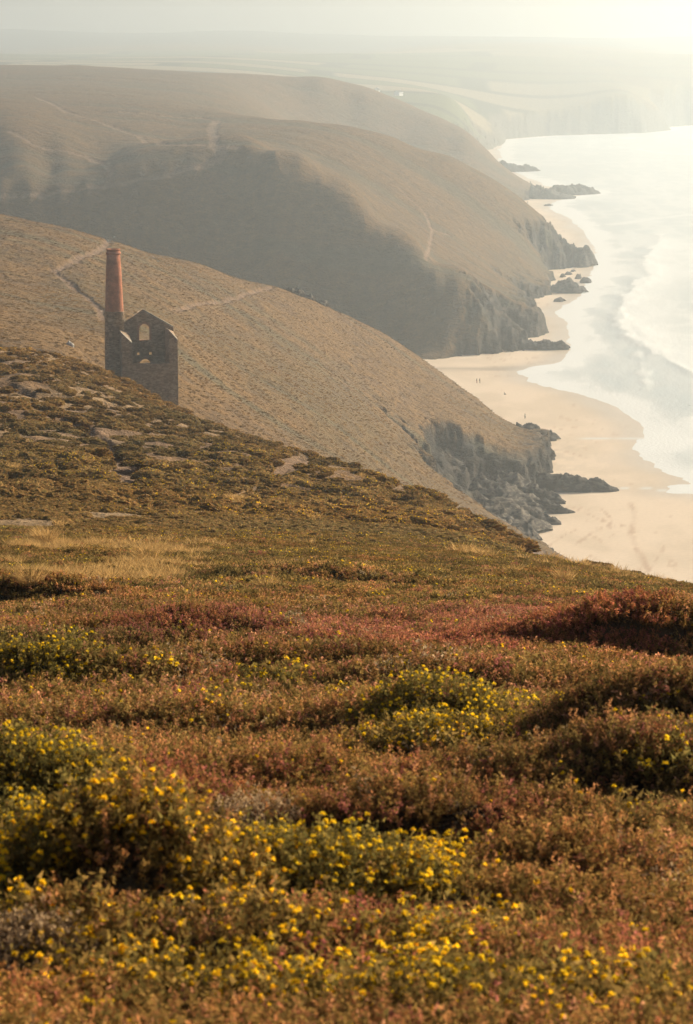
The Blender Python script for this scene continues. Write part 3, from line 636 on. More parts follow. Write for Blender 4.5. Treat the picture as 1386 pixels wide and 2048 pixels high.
rockmesh('beach_rock', S(1111, 602), S(1129, 603), 8, [.6, 1.6, .5], 8, 'small single rock alone on the sand of the cove', 'rock')
for i, (u0, u1, v, w_, h, lb) in enumerate([(1160, 1183, 565, 9, 2.3, 'largest loose rock on the cove sand nearest the water edge'), (1151, 1163, 557, 8, 2.2, 'rock touching the landward end of the largest loose cove rock'),
        (1131, 1146, 563, 8, 1.8, 'flat loose rock midway between the humped rock and the headland tip'), (1130, 1144, 549, 6, 1.3, 'narrow pair of stones on the cove sand below the headland cliff'),
        (1121, 1129, 554, 6, 1.6, 'small rock close against the ledges at the back of the cove'), (1143, 1150, 543, 5, 1.0, 'smallest loose stone on the cove sand close to the headland foot'), (1118, 1130, 566, 7, 1.2, 'low rock beside the ledges just behind the humped rock')]):
    rockmesh('beach_rock', S(u0, v), S(u1, v + .4), w_, [.4, h, h * .8, .3], 20 + i, lb, 'rock')
rockmesh('rock_outcrop', S(1150, 531), S(1189, 532), 26, [5, 9, 7, .8], 9, 'rounded rock knob at the tip of the shaded headland', 'rock')
rockmesh('rock_reef', S(1060, 396), S(1150, 397), 30, [10, 7, 5, 4, 2.2, 1], 10, 'low hazy reef at the foot of the distant headland', 'rock reef')
rockmesh('sea_stack', S(1112, 390), S(1192, 386), 30, [6.5, 6, 4.5, 6, 6.2, 4.5, 2.5, .4], 11, 'hazy sea stack ridge beyond the distant reef', 'sea stack')
rockmesh('beach_rock', S(1090, 411), S(1104, 411.5), 9, [.4, 1.1, .4], 12, 'tiny low rock on the far sand inside the distant reef', 'rock')
rockmesh('rock_reef', S(1005, 343), S(1072, 341), 40, [8, 5, 3, 4, .6], 13, 'faint reef beyond the distant headland almost lost in haze', 'rock reef')
def on_land(u, v, d0=3.0): return np.array(hit(u, v, d0))
for i, (u, v, L, h, lb) in enumerate([(588, 582, 6, 1.9, 'craggy rock tor on the hill crest beside the end of the path'), (612, 590, 5, 1.4, 'jagged middle rock of the crest tor below the path end'), (640, 602, 5, 1.3, 'lower jagged rock of the crest tor nearer the cliff')]):
    p = on_land(u, v + 5, 400); rockmesh('rock_tor', p[:2] + (-L / 2, -1), p[:2] + (L / 2, 1), 4, [h * .5, h, h * .7, h * .9, .4], 40 + i, lb, 'rock', m=SHELF, base=p[2] - .4, n_=24)
PALE = stone_mat('pale_boulder', (.42, .38, .32), (.5, .46, .40), (.58, .54, .48))
for i, (u, v, d0, L, lb) in enumerate([(140, 692, 250, 1.5, 'pale flat boulder on the bank left of the chimney'), (229, 480, 500, .8, 'bright white stone beside the path at the hill crest'), (216, 481, 500, .6, 'duller white stone beside the path at the hill crest'),
                                       (307, 516, 450, .6, 'white stone on the turf right of the chimney top'), (316, 525, 450, .7, 'lower white stone on the turf right of the chimney top')]):
    p = on_land(u, v, d0); rockmesh('boulder', p[:2] + (-L / 2, 0), p[:2] + (L / 2, 0.1), L * .8, [L * .2, L * .5, L * .4, L * .1], 50 + i, lb, 'boulder', m=PALE, base=p[2] - .08, n_=18)

# ------------------------------------------------------------------ people
def plain(name, c, rough=.85):
    m, t, b = mat(name, rough); nz = node(t, 'ShaderNodeTexNoise', Scale=9.0, Detail=3.0)
    mx = node(t, 'ShaderNodeMix', data_type='RGBA'); mx.inputs[6].default_value = (*[q * .8 for q in c], 1); mx.inputs[7].default_value = (*[min(1, q * 1.2) for q in c], 1)
    t.links.new(nz.outputs['Fac'], mx.inputs[0]); t.links.new(mx.outputs[2], b.inputs['Base Color']); return m
SKIN = plain('skin', (.45, .28, .20)); HAIR = plain('dark_hair', (.05, .035, .025))
CLOTH = {k: plain(k + '_cloth', c) for k, c in dict(navy=(.03, .04, .08), red=(.30, .05, .04), white=(.65, .62, .58), charcoal=(.04, .04, .045), teal=(.05, .12, .14), brown=(.12, .07, .04)).items()}
def person(loc, rz, pose, top, legs, label, group=None, name='person'):
    root = empty(name, loc, rz, label, 'person', group)
    # joints: name -> (x, y, z, radius); y forward is -y
    J = {'pel': (0, 0, .95, .135), 'wst': (0, .0, 1.12, .12), 'chs': (0, 0, 1.34, .15), 'nek': (0, -.01, 1.50, .055), 'hd0': (0, -.02, 1.57, .07), 'hd1': (0, -.03, 1.66, .095), 'hd2': (0, -.02, 1.74, .07)}
    for s_, k in ((-1, 'L'), (1, 'R')):
        st_ = .16 * s_ if pose == 'walk' else 0.03 * s_
        J['hip' + k] = (.09 * s_, 0, .90, .095); J['kne' + k] = (.10 * s_, -.04 - st_ * .6, .49, .065); J['ank' + k] = (.10 * s_, .02 - st_ * 1.3, .08, .045); J['toe' + k] = (.11 * s_, -.14 - st_ * 1.3, .04, .04)
        J['sho' + k] = (.19 * s_, 0, 1.42, .06); J['elb' + k] = (.25 * s_, .03 + st_ * .5, 1.14, .045); J['wri' + k] = (.25 * s_, -.06 + st_ * .9, .90, .034); J['han' + k] = (.25 * s_, -.09 + st_ * .9, .80, .038)
    if pose == 'sit':
        for s_, k in ((-1, 'L'), (1, 'R')):
            J['hip' + k] = (.09 * s_, -.03, .12, .1); J['kne' + k] = (.14 * s_, -.42, .42, .065); J['ank' + k] = (.12 * s_, -.62, .08, .045); J['toe' + k] = (.13 * s_, -.76, .05, .04)
            J['elb' + k] = (.26 * s_, -.12, .42, .045); J['wri' + k] = (.18 * s_, -.33, .42, .034); J['han' + k] = (.14 * s_, -.42, .44, .038)
        dz_ = -.79
        for k in ('pel', 'wst', 'chs', 'nek', 'hd0', 'hd1', 'hd2', 'shoL', 'shoR'):
            a = J[k]; J[k] = (a[0], a[1] - .05 * (a[2] - .9), a[2] + dz_, a[3])
    E = [('pel', 'wst'), ('wst', 'chs'), ('chs', 'nek'), ('nek', 'hd0'), ('hd0', 'hd1'), ('hd1', 'hd2')]
    for k in 'LR': E += [('pel', 'hip' + k), ('hip' + k, 'kne' + k), ('kne' + k, 'ank' + k), ('ank' + k, 'toe' + k), ('chs', 'sho' + k), ('sho' + k, 'elb' + k), ('elb' + k, 'wri' + k), ('wri' + k, 'han' + k)]
    nm = list(J); me = bpy.data.meshes.new('body'); me.from_pydata([J[k][:3] for k in nm], [(nm.index(a), nm.index(b_)) for a, b_ in E], [])
    ob = bpy.data.objects.new('body', me); COL.objects.link(ob)
    md = ob.modifiers.new('skin', 'SKIN'); md.use_smooth_shade = True
    if not me.skin_vertices:
        pass
    for i, k in enumerate(nm):
        sv = me.skin_vertices[0].data[i]; sv.radius = (J[k][3], J[k][3]); sv.use_root = (k == 'pel')
    sd = ob.modifiers.new('sub', 'SUBSURF'); sd.levels = 1; sd.render_levels = 1
    dg = bpy.context.evaluated_depsgraph_get(); fin = bpy.data.meshes.new_from_object(ob.evaluated_get(dg))
    bpy.data.objects.remove(ob); fin.name = 'body'
    fin.materials.clear()
    for m_ in (SKIN, CLOTH[top], CLOTH[legs]): fin.materials.append(m_)
    P = {k: np.array(J[k][:3]) for k in nm}
    segm = {('pel', 'wst'): 1, ('wst', 'chs'): 1, ('chs', 'nek'): 1}
    for p in fin.polygons:
        c = np.array(p.center); best, bi = 9, 0
        for a, b_ in E:
            A_, B_ = P[a], P[b_]; t_ = np.clip((c - A_) @ (B_ - A_) / ((B_ - A_) @ (B_ - A_)), 0, 1); d_ = np.linalg.norm(c - A_ - t_ * (B_ - A_))
            if d_ < best: best, key, tt = d_, (a, b_), t_
        a, b_ = key
        p.material_index = 1 if (key in segm and not (a == 'chs' and tt > .6)) or a[:3] in ('sho',) or b_[:3] == 'sho' else (2 if a[:3] in ('hip', 'kne') or b_[:3] == 'hip' else 0)
    bo = bpy.data.objects.new('body', fin); COL.objects.link(bo); bo.parent = root
    hc = P['hd1'] + np.array([0, .03, .03])
    bm = bmesh.new(); bmesh.ops.create_icosphere(bm, subdivisions=2, radius=.118)
    bmesh.ops.delete(bm, geom=[v for v in bm.verts if v.co.z < -.03 and v.co.y < .02], context='VERTS')
    for v in bm.verts: v.co += Vector(hc)
    hm_ = bpy.data.meshes.new('hair'); bm.to_mesh(hm_); bm.free(); hm_.materials.append(HAIR); hm_.polygons.foreach_set('use_smooth', [True] * len(hm_.polygons))
    ho = bpy.data.objects.new('hair', hm_); COL.objects.link(ho); ho.parent = root
    return root
def sand_at(u, v): q = S(u, v); return (q[0], q[1], 0.0)
person(sand_at(953.5, 766.5), math.radians(100), 'walk', 'charcoal', 'red', 'walker in dark top and reddish trousers beside a companion on the open sand')
person(sand_at(959.5, 766.5), math.radians(100), 'walk', 'navy', 'charcoal', 'walker in dark navy clothes beside a companion on the open sand')
person(sand_at(1050, 838), math.radians(20), 'walk', 'white', 'charcoal', 'lone walker in pale top standing on sand near the blunt outcrop')
person(sand_at(1008.5, 789.5), math.radians(60), 'sit', 'white', 'charcoal', 'person sitting on the sand between the strolling pair and the lone walker')
person(sand_at(1055, 407), math.radians(0), 'stand', 'charcoal', 'charcoal', 'tiny distant figure standing on far sand by the hazy reef')
bpy.context.view_layer.update()
def on_obj(o, x_, y_):
    ok, lo, nr, fi = o.ray_cast(Vector((x_, y_, 50)) - o.location, Vector((0, 0, -1))); return (lo.z + o.location.z) if ok else 0
reef = bpy.data.objects['rock_reef']
q = np.array([float(pt(1140, 957, 676)[0]), 676.0])
for du, tp, lb in ((-.35, 'navy', 'seated figure in navy on the long reef beside a companion in brown'), (.45, 'brown', 'seated figure in brown on the long reef beside a companion in navy')):
    zr = on_obj(reef, q[0] + du, q[1] + .3); person((q[0] + du, q[1] + .3, zr - .05), math.radians(30), 'sit', tp, 'charcoal', lb)

# ------------------------------------------------------------------ far cottages, marker post
WHITE = plain('white_render', (.80, .80, .78)); SLATE = plain('grey_slate', (.10, .10, .11)); GLASS = plain('dark_pane', (.03, .035, .04), .2); WOOD = plain('weathered_wood', (.14, .10, .07))
def box(name, a, b_, m, parent=None):
    (x0, y0, z0_), (x1, y1, z1) = a, b_
    V = [(x, y, z) for z in (z0_, z1) for y in (y0, y1) for x in (x0, x1)]
    return mesh_obj(name, V, [(0, 2, 3, 1), (4, 5, 7, 6), (0, 1, 5, 4), (2, 6, 7, 3), (0, 4, 6, 2), (1, 3, 7, 5)], m, smooth=False, parent=parent)
def cottage(u, v, wd, dp, hw, hr, label, rz=math.radians(62)):
    p = on_land(u, v, 2450); r = empty('cottage', (p[0], p[1], p[2] - .3), rz, label, 'house', 'white buildings on the far clifftop')
    a, d = wd / 2, dp / 2
    V = [(-a, -d, -2), (a, -d, -2), (a, d, -2), (-a, d, -2), (-a, -d, hw), (a, -d, hw), (a, d, hw), (-a, d, hw), (-a, 0, hw + hr), (a, 0, hw + hr)]
    mesh_obj('wall', V, [(0, 1, 5, 4), (1, 2, 6, 9, 5), (2, 3, 7, 6), (3, 0, 4, 8, 7)], WHITE, smooth=False, parent=r)
    e = .35; V = [(-a - e, -d - e, hw - .2), (a + e, -d - e, hw - .2), (a + e, 0, hw + hr + .12), (-a - e, 0, hw + hr + .12), (-a - e, d + e, hw - .2), (a + e, d + e, hw - .2)]
    V += [(q[0], q[1], q[2] + .18) for q in V]
    rf = mesh_obj('roof', V, [(6, 7, 8, 9), (9, 8, 11, 10), (1, 0, 3, 2), (2, 3, 4, 5), (0, 1, 7, 6), (5, 4, 10, 11), (0, 6, 9, 3), (3, 9, 10, 4), (1, 2, 8, 7), (2, 5, 11, 8)], SLATE, smooth=False, parent=r)
    box('chimney', (a - .9, -.35, hw + hr * .6), (a - .1, .35, hw + hr + 1.1), WHITE, rf)
    for k in range(max(1, int(wd / 2.5))):
        xx = -a + (k + .5) * wd / max(1, int(wd / 2.5)); box('window', (xx - .45, -d - .05, hw * .45), (xx + .45, -d + .02, hw * .45 + 1.1), GLASS, r)
    return r
cottage(754, 190.5, 5.0, 5, 6.2, 2.2, 'tall narrow white house on the far hazy clifftop')
cottage(742, 191, 7, 6, 3.4, 1.6, 'low white cottage beside the tall narrow house on the far clifftop')
cottage(797, 191, 10, 7, 4.2, 1.8, 'broad white cottage standing apart on the far clifftop')
p = on_land(620.5, 909, 100)
po = empty('marker_post', (p[0], p[1], p[2] - .15), 0, 'short weathered wooden marker post on the near ridge beside bare soil', 'post')
box('shaft', (-.05, -.05, 0), (.05, .05, .62), WOOD, po)
V = [(-.06, -.06, .62), (.06, -.06, .62), (.06, .06, .62), (-.06, .06, .62), (0, 0, .68)]
mesh_obj('cap', V, [(0, 1, 4), (1, 2, 4), (2, 3, 4), (3, 0, 4), (3, 2, 1, 0)], WOOD, smooth=False, parent=po)
# ------------------------------------------------------------------ heath plants (ground cover: stuff)
def foliage_mat(name, trans=.45):
    m = bpy.data.materials.new(name); m.use_nodes = True; t = m.node_tree; t.nodes.clear()
    at = node(t, 'ShaderNodeAttribute', attribute_name='vc'); ti = node(t, 'ShaderNodeAttribute', attribute_name='tint'); ti.attribute_type = 'INSTANCER'
    mu = node(t, 'ShaderNodeMix', data_type='RGBA', blend_type='MULTIPLY'); mu.inputs[0].default_value = 1
    t.links.new(at.outputs['Color'], mu.inputs[6]); t.links.new(ti.outputs['Color'], mu.inputs[7])
    df = node(t, 'ShaderNodeBsdfDiffuse'); tr_ = node(t, 'ShaderNodeBsdfTranslucent'); ms = node(t, 'ShaderNodeMixShader'); ms.inputs[0].default_value = trans
    t.links.new(mu.outputs[2], df.inputs[0]); t.links.new(mu.outputs[2], tr_.inputs[0]); t.links.new(df.outputs[0], ms.inputs[1]); t.links.new(tr_.outputs[0], ms.inputs[2])
    ou = node(t, 'ShaderNodeOutputMaterial'); t.links.new(ms.outputs[0], ou.inputs[0]); return m
FOL = foliage_mat('heath_foliage')

class Tri:
    def __init__(self): self.v = []; self.c = []
    def add(self, P, C):                 # P: (n,3,3) triangles, C: (n,3) colours
        self.v.append(np.asarray(P, float).reshape(-1, 3, 3)); self.c.append(np.broadcast_to(np.asarray(C, float), (len(self.v[-1]), 3)))
    def arrays(self): return np.concatenate(self.v), np.concatenate(self.c)
def rdir(n_, r):
    d = r.normal(size=(n_, 3)); return d / np.linalg.norm(d, axis=1)[:, None]
def flakes(P, size, r, dirs=None, lean=.7):       # small leaf triangles at points P
    n_ = len(P); a = rdir(n_, r) if dirs is None else dirs * lean + rdir(n_, r) * (1 - lean)
    a /= np.linalg.norm(a, axis=1)[:, None]; b = np.cross(a, rdir(n_, r)); b /= np.linalg.norm(b, axis=1)[:, None] + 1e-9
    s_ = size * r.uniform(.7, 1.3, (n_, 1))
    return np.stack([P - b * s_ * .45, P + b * s_ * .45, P + a * s_ * 1.7], 1)
def blobs(P, size, r):                             # little open flowers, eight petals each
    q = np.repeat(P, 8, 0); d = rdir(len(q), r); d[:, 2] = np.abs(d[:, 2]) + .15; d /= np.linalg.norm(d, axis=1)[:, None]
    b = np.cross(d, rdir(len(q), r)); b /= np.linalg.norm(b, axis=1)[:, None] + 1e-9; s_ = size * r.uniform(.7, 1.25, (len(q), 1))
    return np.stack([q - d * s_ * .2, q + d * s_ * .9 - b * s_ * .75, q + d * s_ * .9 + b * s_ * .75], 1)
def sprigs(T, base, dirs, length, r, leafc, tipc, leaf=.008, nleaf=9, ntip=8, tip=.007, stemc=(.07, .045, .03), flower=None, fl_size=.009):
    n_ = len(base); end = base + dirs * length[:, None]
    side = np.cross(dirs, rdir(n_, r)); side /= np.linalg.norm(side, axis=1)[:, None] + 1e-9
    T.add(np.stack([base - side * leaf * .2, base + side * leaf * .2, end], 1), stemc)
    tt = r.uniform(.25, 1, (n_, nleaf)); P = (base[:, None] + (end - base)[:, None] * tt[..., None]).reshape(-1, 3); P = P + r.normal(0, leaf * .45, P.shape)
    D_ = np.repeat(dirs, nleaf, 0); C = np.asarray(leafc) * r.uniform(.6, 1.4, (len(P), 1)); T.add(flakes(P, leaf, r, D_, .45), C)
    if ntip:
        tt = r.uniform(.72, 1.05, (n_, ntip)); P = (base[:, None] + (end - base)[:, None] * tt[..., None]).reshape(-1, 3); P = P + r.normal(0, tip * .7, P.shape)
        tc = np.asarray(tipc); C = tc[r.integers(0, len(tc), n_)] if tc.ndim == 2 else np.repeat(tc[None], n_, 0)
        C = np.repeat(C, ntip, 0) * r.uniform(.65, 1.35, (len(P), 1)); T.add(flakes(P, tip, r, None), C)
    if flower is not None:
        k = r.random(n_) < flower; k = np.concatenate([np.where(k)[0], np.where(k & (r.random(n_) < .6))[0]]); P = end[k] - dirs[k] * length[k][:, None] * r.uniform(-.06, .2, (len(k), 1)) + r.normal(0, .006, (len(k), 3))
        if len(P): 
            B = blobs(P, fl_size, r); T.add(B, np.repeat(np.array([.98, .68, .03]) * r.uniform(.8, 1.15, (len(P), 1)), 8, 0))
RUST = [(.47, .235, .085), (.52, .25, .105), (.40, .22, .075), (.55, .27, .15), (.33, .21, .065), (.25, .17, .055)]
PINK = [(.46, .18, .10), (.46, .195, .085), (.40, .14, .115), (.36, .18, .07)]
def clump(kind, r, R, Hh, n_, lod):
    T = Tri(); th = r.uniform(0, 2 * math.pi, n_); q = np.sqrt(r.random(n_)) * R
    base = np.stack([q * np.cos(th) * .6, q * np.sin(th) * .6, -.03 * np.ones(n_) - .02], 1)
    out = np.stack([np.cos(th) * q / R * .75, np.sin(th) * q / R * .75, np.ones(n_)], 1) + r.normal(0, .18, (n_, 3)); out /= np.linalg.norm(out, axis=1)[:, None]
    ln = Hh * r.uniform(.7, 1.15, n_) * (1 - .3 * (q / R) ** 2)
    L = lod
    if kind == 'heather': sprigs(T, base, out, ln, r, (.19, .125, .045), RUST, .0062 * L, 12, 16, .0052 * L)
    elif kind == 'pink': sprigs(T, base, out, ln, r, (.18, .115, .045), PINK, .0062 * L, 12, 17, .0054 * L)
    elif kind == 'green': sprigs(T, base, out, ln, r, (.165, .115, .038), (.26, .17, .058), .010 * L, 11, 4, .008 * L)
    elif kind == 'gorse': sprigs(T, base, out, ln, r, (.17, .14, .042), (.29, .21, .06), .0085 * L, 12, 4, .009 * L, flower=.62, fl_size=.0068 * (1 + (L - 1) * .7))
    elif kind == 'gorse_few': sprigs(T, base, out, ln, r, (.175, .135, .044), (.30, .20, .062), .0085 * L, 12, 4, .009 * L, flower=.20, fl_size=.0068 * (1 + (L - 1) * .7))
    elif kind == 'dead': sprigs(T, base, out, ln, r, (.28, .20, .12), (.40, .29, .17), .006 * L, 7, 3, .006 * L, stemc=(.2, .16, .12))
    return T.arrays()
def grass_tuft(r, R, Hh, n_, wd):
    T = Tri(); th = r.uniform(0, 2 * math.pi, n_); q = np.sqrt(r.random(n_)) * R * .4
    base = np.stack([q * np.cos(th), q * np.sin(th), np.full(n_, -.03)], 1)
    dr = np.stack([np.cos(th) * r.uniform(.05, .7, n_), np.sin(th) * r.uniform(.05, .7, n_), np.ones(n_)], 1); dr[:, 0] -= .15
    dr /= np.linalg.norm(dr, axis=1)[:, None]; ln = Hh * r.uniform(.5, 1.1, n_)
    side = np.cross(dr, rdir(n_, r)); side /= np.linalg.norm(side, axis=1)[:, None] + 1e-9
    mid_ = base + dr * ln[:, None] * .55; dr2 = dr + np.stack([np.cos(th) * .35, np.sin(th) * .35, np.full(n_, -.15)], 1); end = mid_ + dr2 * ln[:, None] * .45
    C = np.array([.52, .33, .13]) * r.uniform(.6, 1.3, (n_, 1))
    T.add(np.stack([base - side * wd, base + side * wd, mid_], 1), C * .8); T.add(np.stack([mid_ - side * wd * .8, mid_ + side * wd * .8, end], 1), C)
    return T.arrays()
_bm = bmesh.new(); bmesh.ops.create_icosphere(_bm, subdivisions=4, radius=1.0); _bm.verts.ensure_lookup_table()
ICO_V = np.array([v.co[:] for v in _bm.verts]); ICO_F = np.array([[v.index for v in f.verts] for f in _bm.faces]); _bm.free()
_bm = bmesh.new(); bmesh.ops.create_icosphere(_bm, subdivisions=3, radius=1.0); _bm.verts.ensure_lookup_table()
ICO_V3 = np.array([v.co[:] for v in _bm.verts]); ICO_F3 = np.array([[v.index for v in f.verts] for f in _bm.faces]); _bm.free()
def hummock(r, R, Hh, n_, size, cols, yellow=0.0, fine=False):
    """a lumpy wind-cut cushion: a knobbly body with leaf flakes lying over it"""
    T = Tri(); V, Fc = (ICO_V, ICO_F) if fine else (ICO_V3, ICO_F3); o1, o2 = r.uniform(0, 50, 2)
    ang = np.arctan2(V[:, 1], V[:, 0])
    rad = 1 + .22 * np.sin(2 * ang + o1) + .14 * np.sin(3 * ang + o2) + .30 * fbm(V[:, 0] * 1.6 + o1, V[:, 1] * 1.6 + V[:, 2] + o2, 3, 7) + .10 * r.normal(size=len(V))
    P = V * rad[:, None] * np.array([R, R, Hh]); P[:, 2] = P[:, 2] * .95 - Hh * .05; P[:, 0] -= .35 * np.maximum(P[:, 2], 0)
    cols = np.asarray(cols); keep = Fc[(V[Fc][:, :, 2] > -.25).all(1)]
    C = cols[r.integers(0, len(cols), len(keep))] * r.uniform(.6, 1.4, (len(keep), 1)); T.add(P[keep], C)
    i = keep[r.integers(0, len(keep), n_)]; w_ = r.dirichlet((1, 1, 1), n_)[..., None]; Q = (P[i] * w_).sum(1); d = (V[i] * w_).sum(1); d /= np.linalg.norm(d, axis=1)[:, None]
    tn = np.cross(d, rdir(n_, r)); tn /= np.linalg.norm(tn, axis=1)[:, None]; b = np.cross(d, tn); s_ = size * r.uniform(.6, 1.3, (n_, 1))
    C = cols[r.integers(0, len(cols), n_)] * r.uniform(.8, 1.5, (n_, 1)); k = r.random(n_) < yellow * (d[:, 2] > .45); C[k] = (.75, .48, .02)
    T.add(np.stack([Q - b * s_ * .5, Q + b * s_ * .5, Q + tn * s_ * .8 + d * s_ * .8], 1), C); return T.arrays()
def tri_mesh(name, arr):
    v, c = arr; n_ = len(v); me = bpy.data.meshes.new(name)
    me.vertices.add(n_ * 3); me.vertices.foreach_set('co', v.astype(np.float32).ravel()); me.loops.add(n_ * 3); me.loops.foreach_set('vertex_index', np.arange(n_ * 3, dtype=np.int32))
    me.polygons.add(n_); me.polygons.foreach_set('loop_start', np.arange(0, n_ * 3, 3, dtype=np.int32)); me.update(calc_edges=True)
    a = me.attributes.new('vc', 'FLOAT_COLOR', 'POINT'); cc = np.repeat(np.hstack([c, np.ones((n_, 1))]), 3, 0); a.data.foreach_set('color', cc.astype(np.float32).ravel())
    me.materials.append(FOL); return me
def scatter(name, P, rotz, scale, tint, idx, protos, label, cat, normal=None):
    """one ground-cover object: plants set on points by geometry nodes"""
    me = bpy.data.meshes.new(name); me.vertices.add(len(P)); me.vertices.foreach_set('co', P.astype(np.float32).ravel())
    def A(nm, ty, vals, key='value'):
        a = me.attributes.new(nm, ty, 'POINT'); a.data.foreach_set(key, np.ascontiguousarray(vals).ravel())
    n_ = len(P)
    rot = np.zeros((n_, 3), np.float32); rot[:, 2] = rotz; rot[:, 0] = rng.normal(0, .10, n_); rot[:, 1] = rng.normal(0, .10, n_)
    A('rot', 'FLOAT_VECTOR', rot, 'vector'); A('scl', 'FLOAT', scale.astype(np.float32)); A('pick', 'INT', idx.astype(np.int32))
    A('tint', 'FLOAT_COLOR', np.hstack([tint, np.ones((n_, 1))]).astype(np.float32), 'color'); me.update()
    o = bpy.data.objects.new(name, me); COL.objects.link(o); tag(o, label, cat, None, 'stuff')
    g = bpy.data.node_groups.new(name, 'GeometryNodeTree'); g.is_modifier = True
    g.interface.new_socket('Geometry', in_out='INPUT', socket_type='NodeSocketGeometry'); g.interface.new_socket('Geometry', in_out='OUTPUT', socket_type='NodeSocketGeometry')
    gi = g.nodes.new('NodeGroupInput'); go = g.nodes.new('NodeGroupOutput'); jn = g.nodes.new('GeometryNodeJoinGeometry')
    mp_ = g.nodes.new('GeometryNodeMeshToPoints'); g.links.new(gi.outputs[0], mp_.inputs[0])
    def nattr(nm, ty):
        q = g.nodes.new('GeometryNodeInputNamedAttribute'); q.data_type = ty; q.inputs['Name'].default_value = nm; return q.outputs['Attribute']
    pick = nattr('pick', 'INT'); rt = nattr('rot', 'FLOAT_VECTOR'); sc_ = nattr('scl', 'FLOAT')
    for k, pm in enumerate(protos):
        po_ = bpy.data.objects.new(name + '_plant', pm)
        oi = g.nodes.new('GeometryNodeObjectInfo'); oi.inputs['Object'].default_value = po_; oi.inputs['As Instance'].default_value = True
        cm = g.nodes.new('FunctionNodeCompare'); cm.data_type = 'INT'; cm.operation = 'EQUAL'; g.links.new(pick, cm.inputs[2]); cm.inputs[3].default_value = k
        ip = g.nodes.new('GeometryNodeInstanceOnPoints')
        g.links.new(mp_.outputs[0], ip.inputs['Points']); g.links.new(cm.outputs[0], ip.inputs['Selection']); g.links.new(oi.outputs['Geometry'], ip.inputs['Instance'])
        g.links.new(rt, ip.inputs['Rotation']); g.links.new(sc_, ip.inputs['Scale']); g.links.new(ip.outputs[0], jn.inputs[0])
    g.links.new(jn.outputs[0], go.inputs[0])
    md = o.modifiers.new('plants', 'NODES'); md.node_group = g
    return o
def cover(d0, d1, per_m2, u0=-260, u1=1640):       # random spots on the ground, even per square metre, wide enough to step aside
    a, b = (d0 + 12) ** 2, (d1 + 12) ** 2
    n_ = int(per_m2 * .5 * (u1 - u0) / F * (b - a)); D = np.sqrt(rng.uniform(a, b, n_)) - 12; u = rng.uniform(u0, u1, n_)
    return (u - 693) / F * (D + 12), D
def proj(x, y, z):
    dx, dy, dz = x, y, z - CAMZ; dep = dy * CP - dz * SP; up = dy * SP + dz * CP
    return 693 + F * dx / dep, 1024 - F * up / dep
_pm = [(wd, p2) for wd, p2 in PATH3 if p2[:, 1].min() < 800]
def off_path(x, y, k=.95):
    ok = np.ones(len(x), bool)
    for wd, p2 in _pm:
        lo, hi = p2.min(0) - 6, p2.max(0) + 6; i = np.where((x > lo[0]) & (x < hi[0]) & (y > lo[1]) & (y < hi[1]))[0]
        if len(i): ok[i] &= pdist(x[i], y[i], p2) > wd * k
    return ok
def blob(u, v, *els):
    m_ = np.zeros(len(u))
    for a, b, ra, rb, k in els: m_ = np.maximum(m_, k * np.exp(-(((u - a) / ra) ** 2 + ((v - b) / rb) ** 2)))
    return m_
# where the gorse is in flower, where the heather glows pink, where the dead patches are
GORSE = [(90, 1600, 170, 70, 1), (60, 1760, 130, 110, 1), (330, 1660, 120, 25, .7), (600, 1790, 330, 60, 1), (850, 1770, 160, 50, .9), (860, 1470, 110, 45, 1), (1010, 1480, 90, 40, .6), (60, 1345, 120, 14, .9),
         (545, 1382, 60, 12, .8), (430, 1420, 60, 16, .5), (300, 1890, 200, 30, .6), (900, 1890, 230, 50, .55), (600, 2010, 700, 50, .45), (250, 1990, 250, 50, .6), (1300, 1520, 110, 20, .6), (1120, 1560, 80, 30, .5), (620, 1325, 30, 10, .6),
         (1200, 1440, 90, 20, .5), (120, 1290, 60, 12, .5), (780, 1510, 90, 30, .7), (1000, 1840, 120, 60, .6)]
PINKS = [(1000, 1275, 420, 45, 1), (450, 1265, 260, 25, .9), (1100, 1215, 250, 14, .8), (700, 1680, 140, 40, .7), (980, 1640, 150, 40, .6), (400, 1590, 200, 30, .5), (750, 1900, 200, 60, .6), (1200, 1960, 200, 60, .6)]
DEADS = [(490, 1690, 60, 40, 1), (50, 1925, 60, 40, 1), (880, 1510, 40, 22, .9), (1350, 1800, 60, 50, .8), (800, 1590, 200, 20, .3), (590, 1255, 40, 10, .8)]
KINDS = ['heather', 'pink', 'green', 'gorse', 'gorse_few', 'dead']
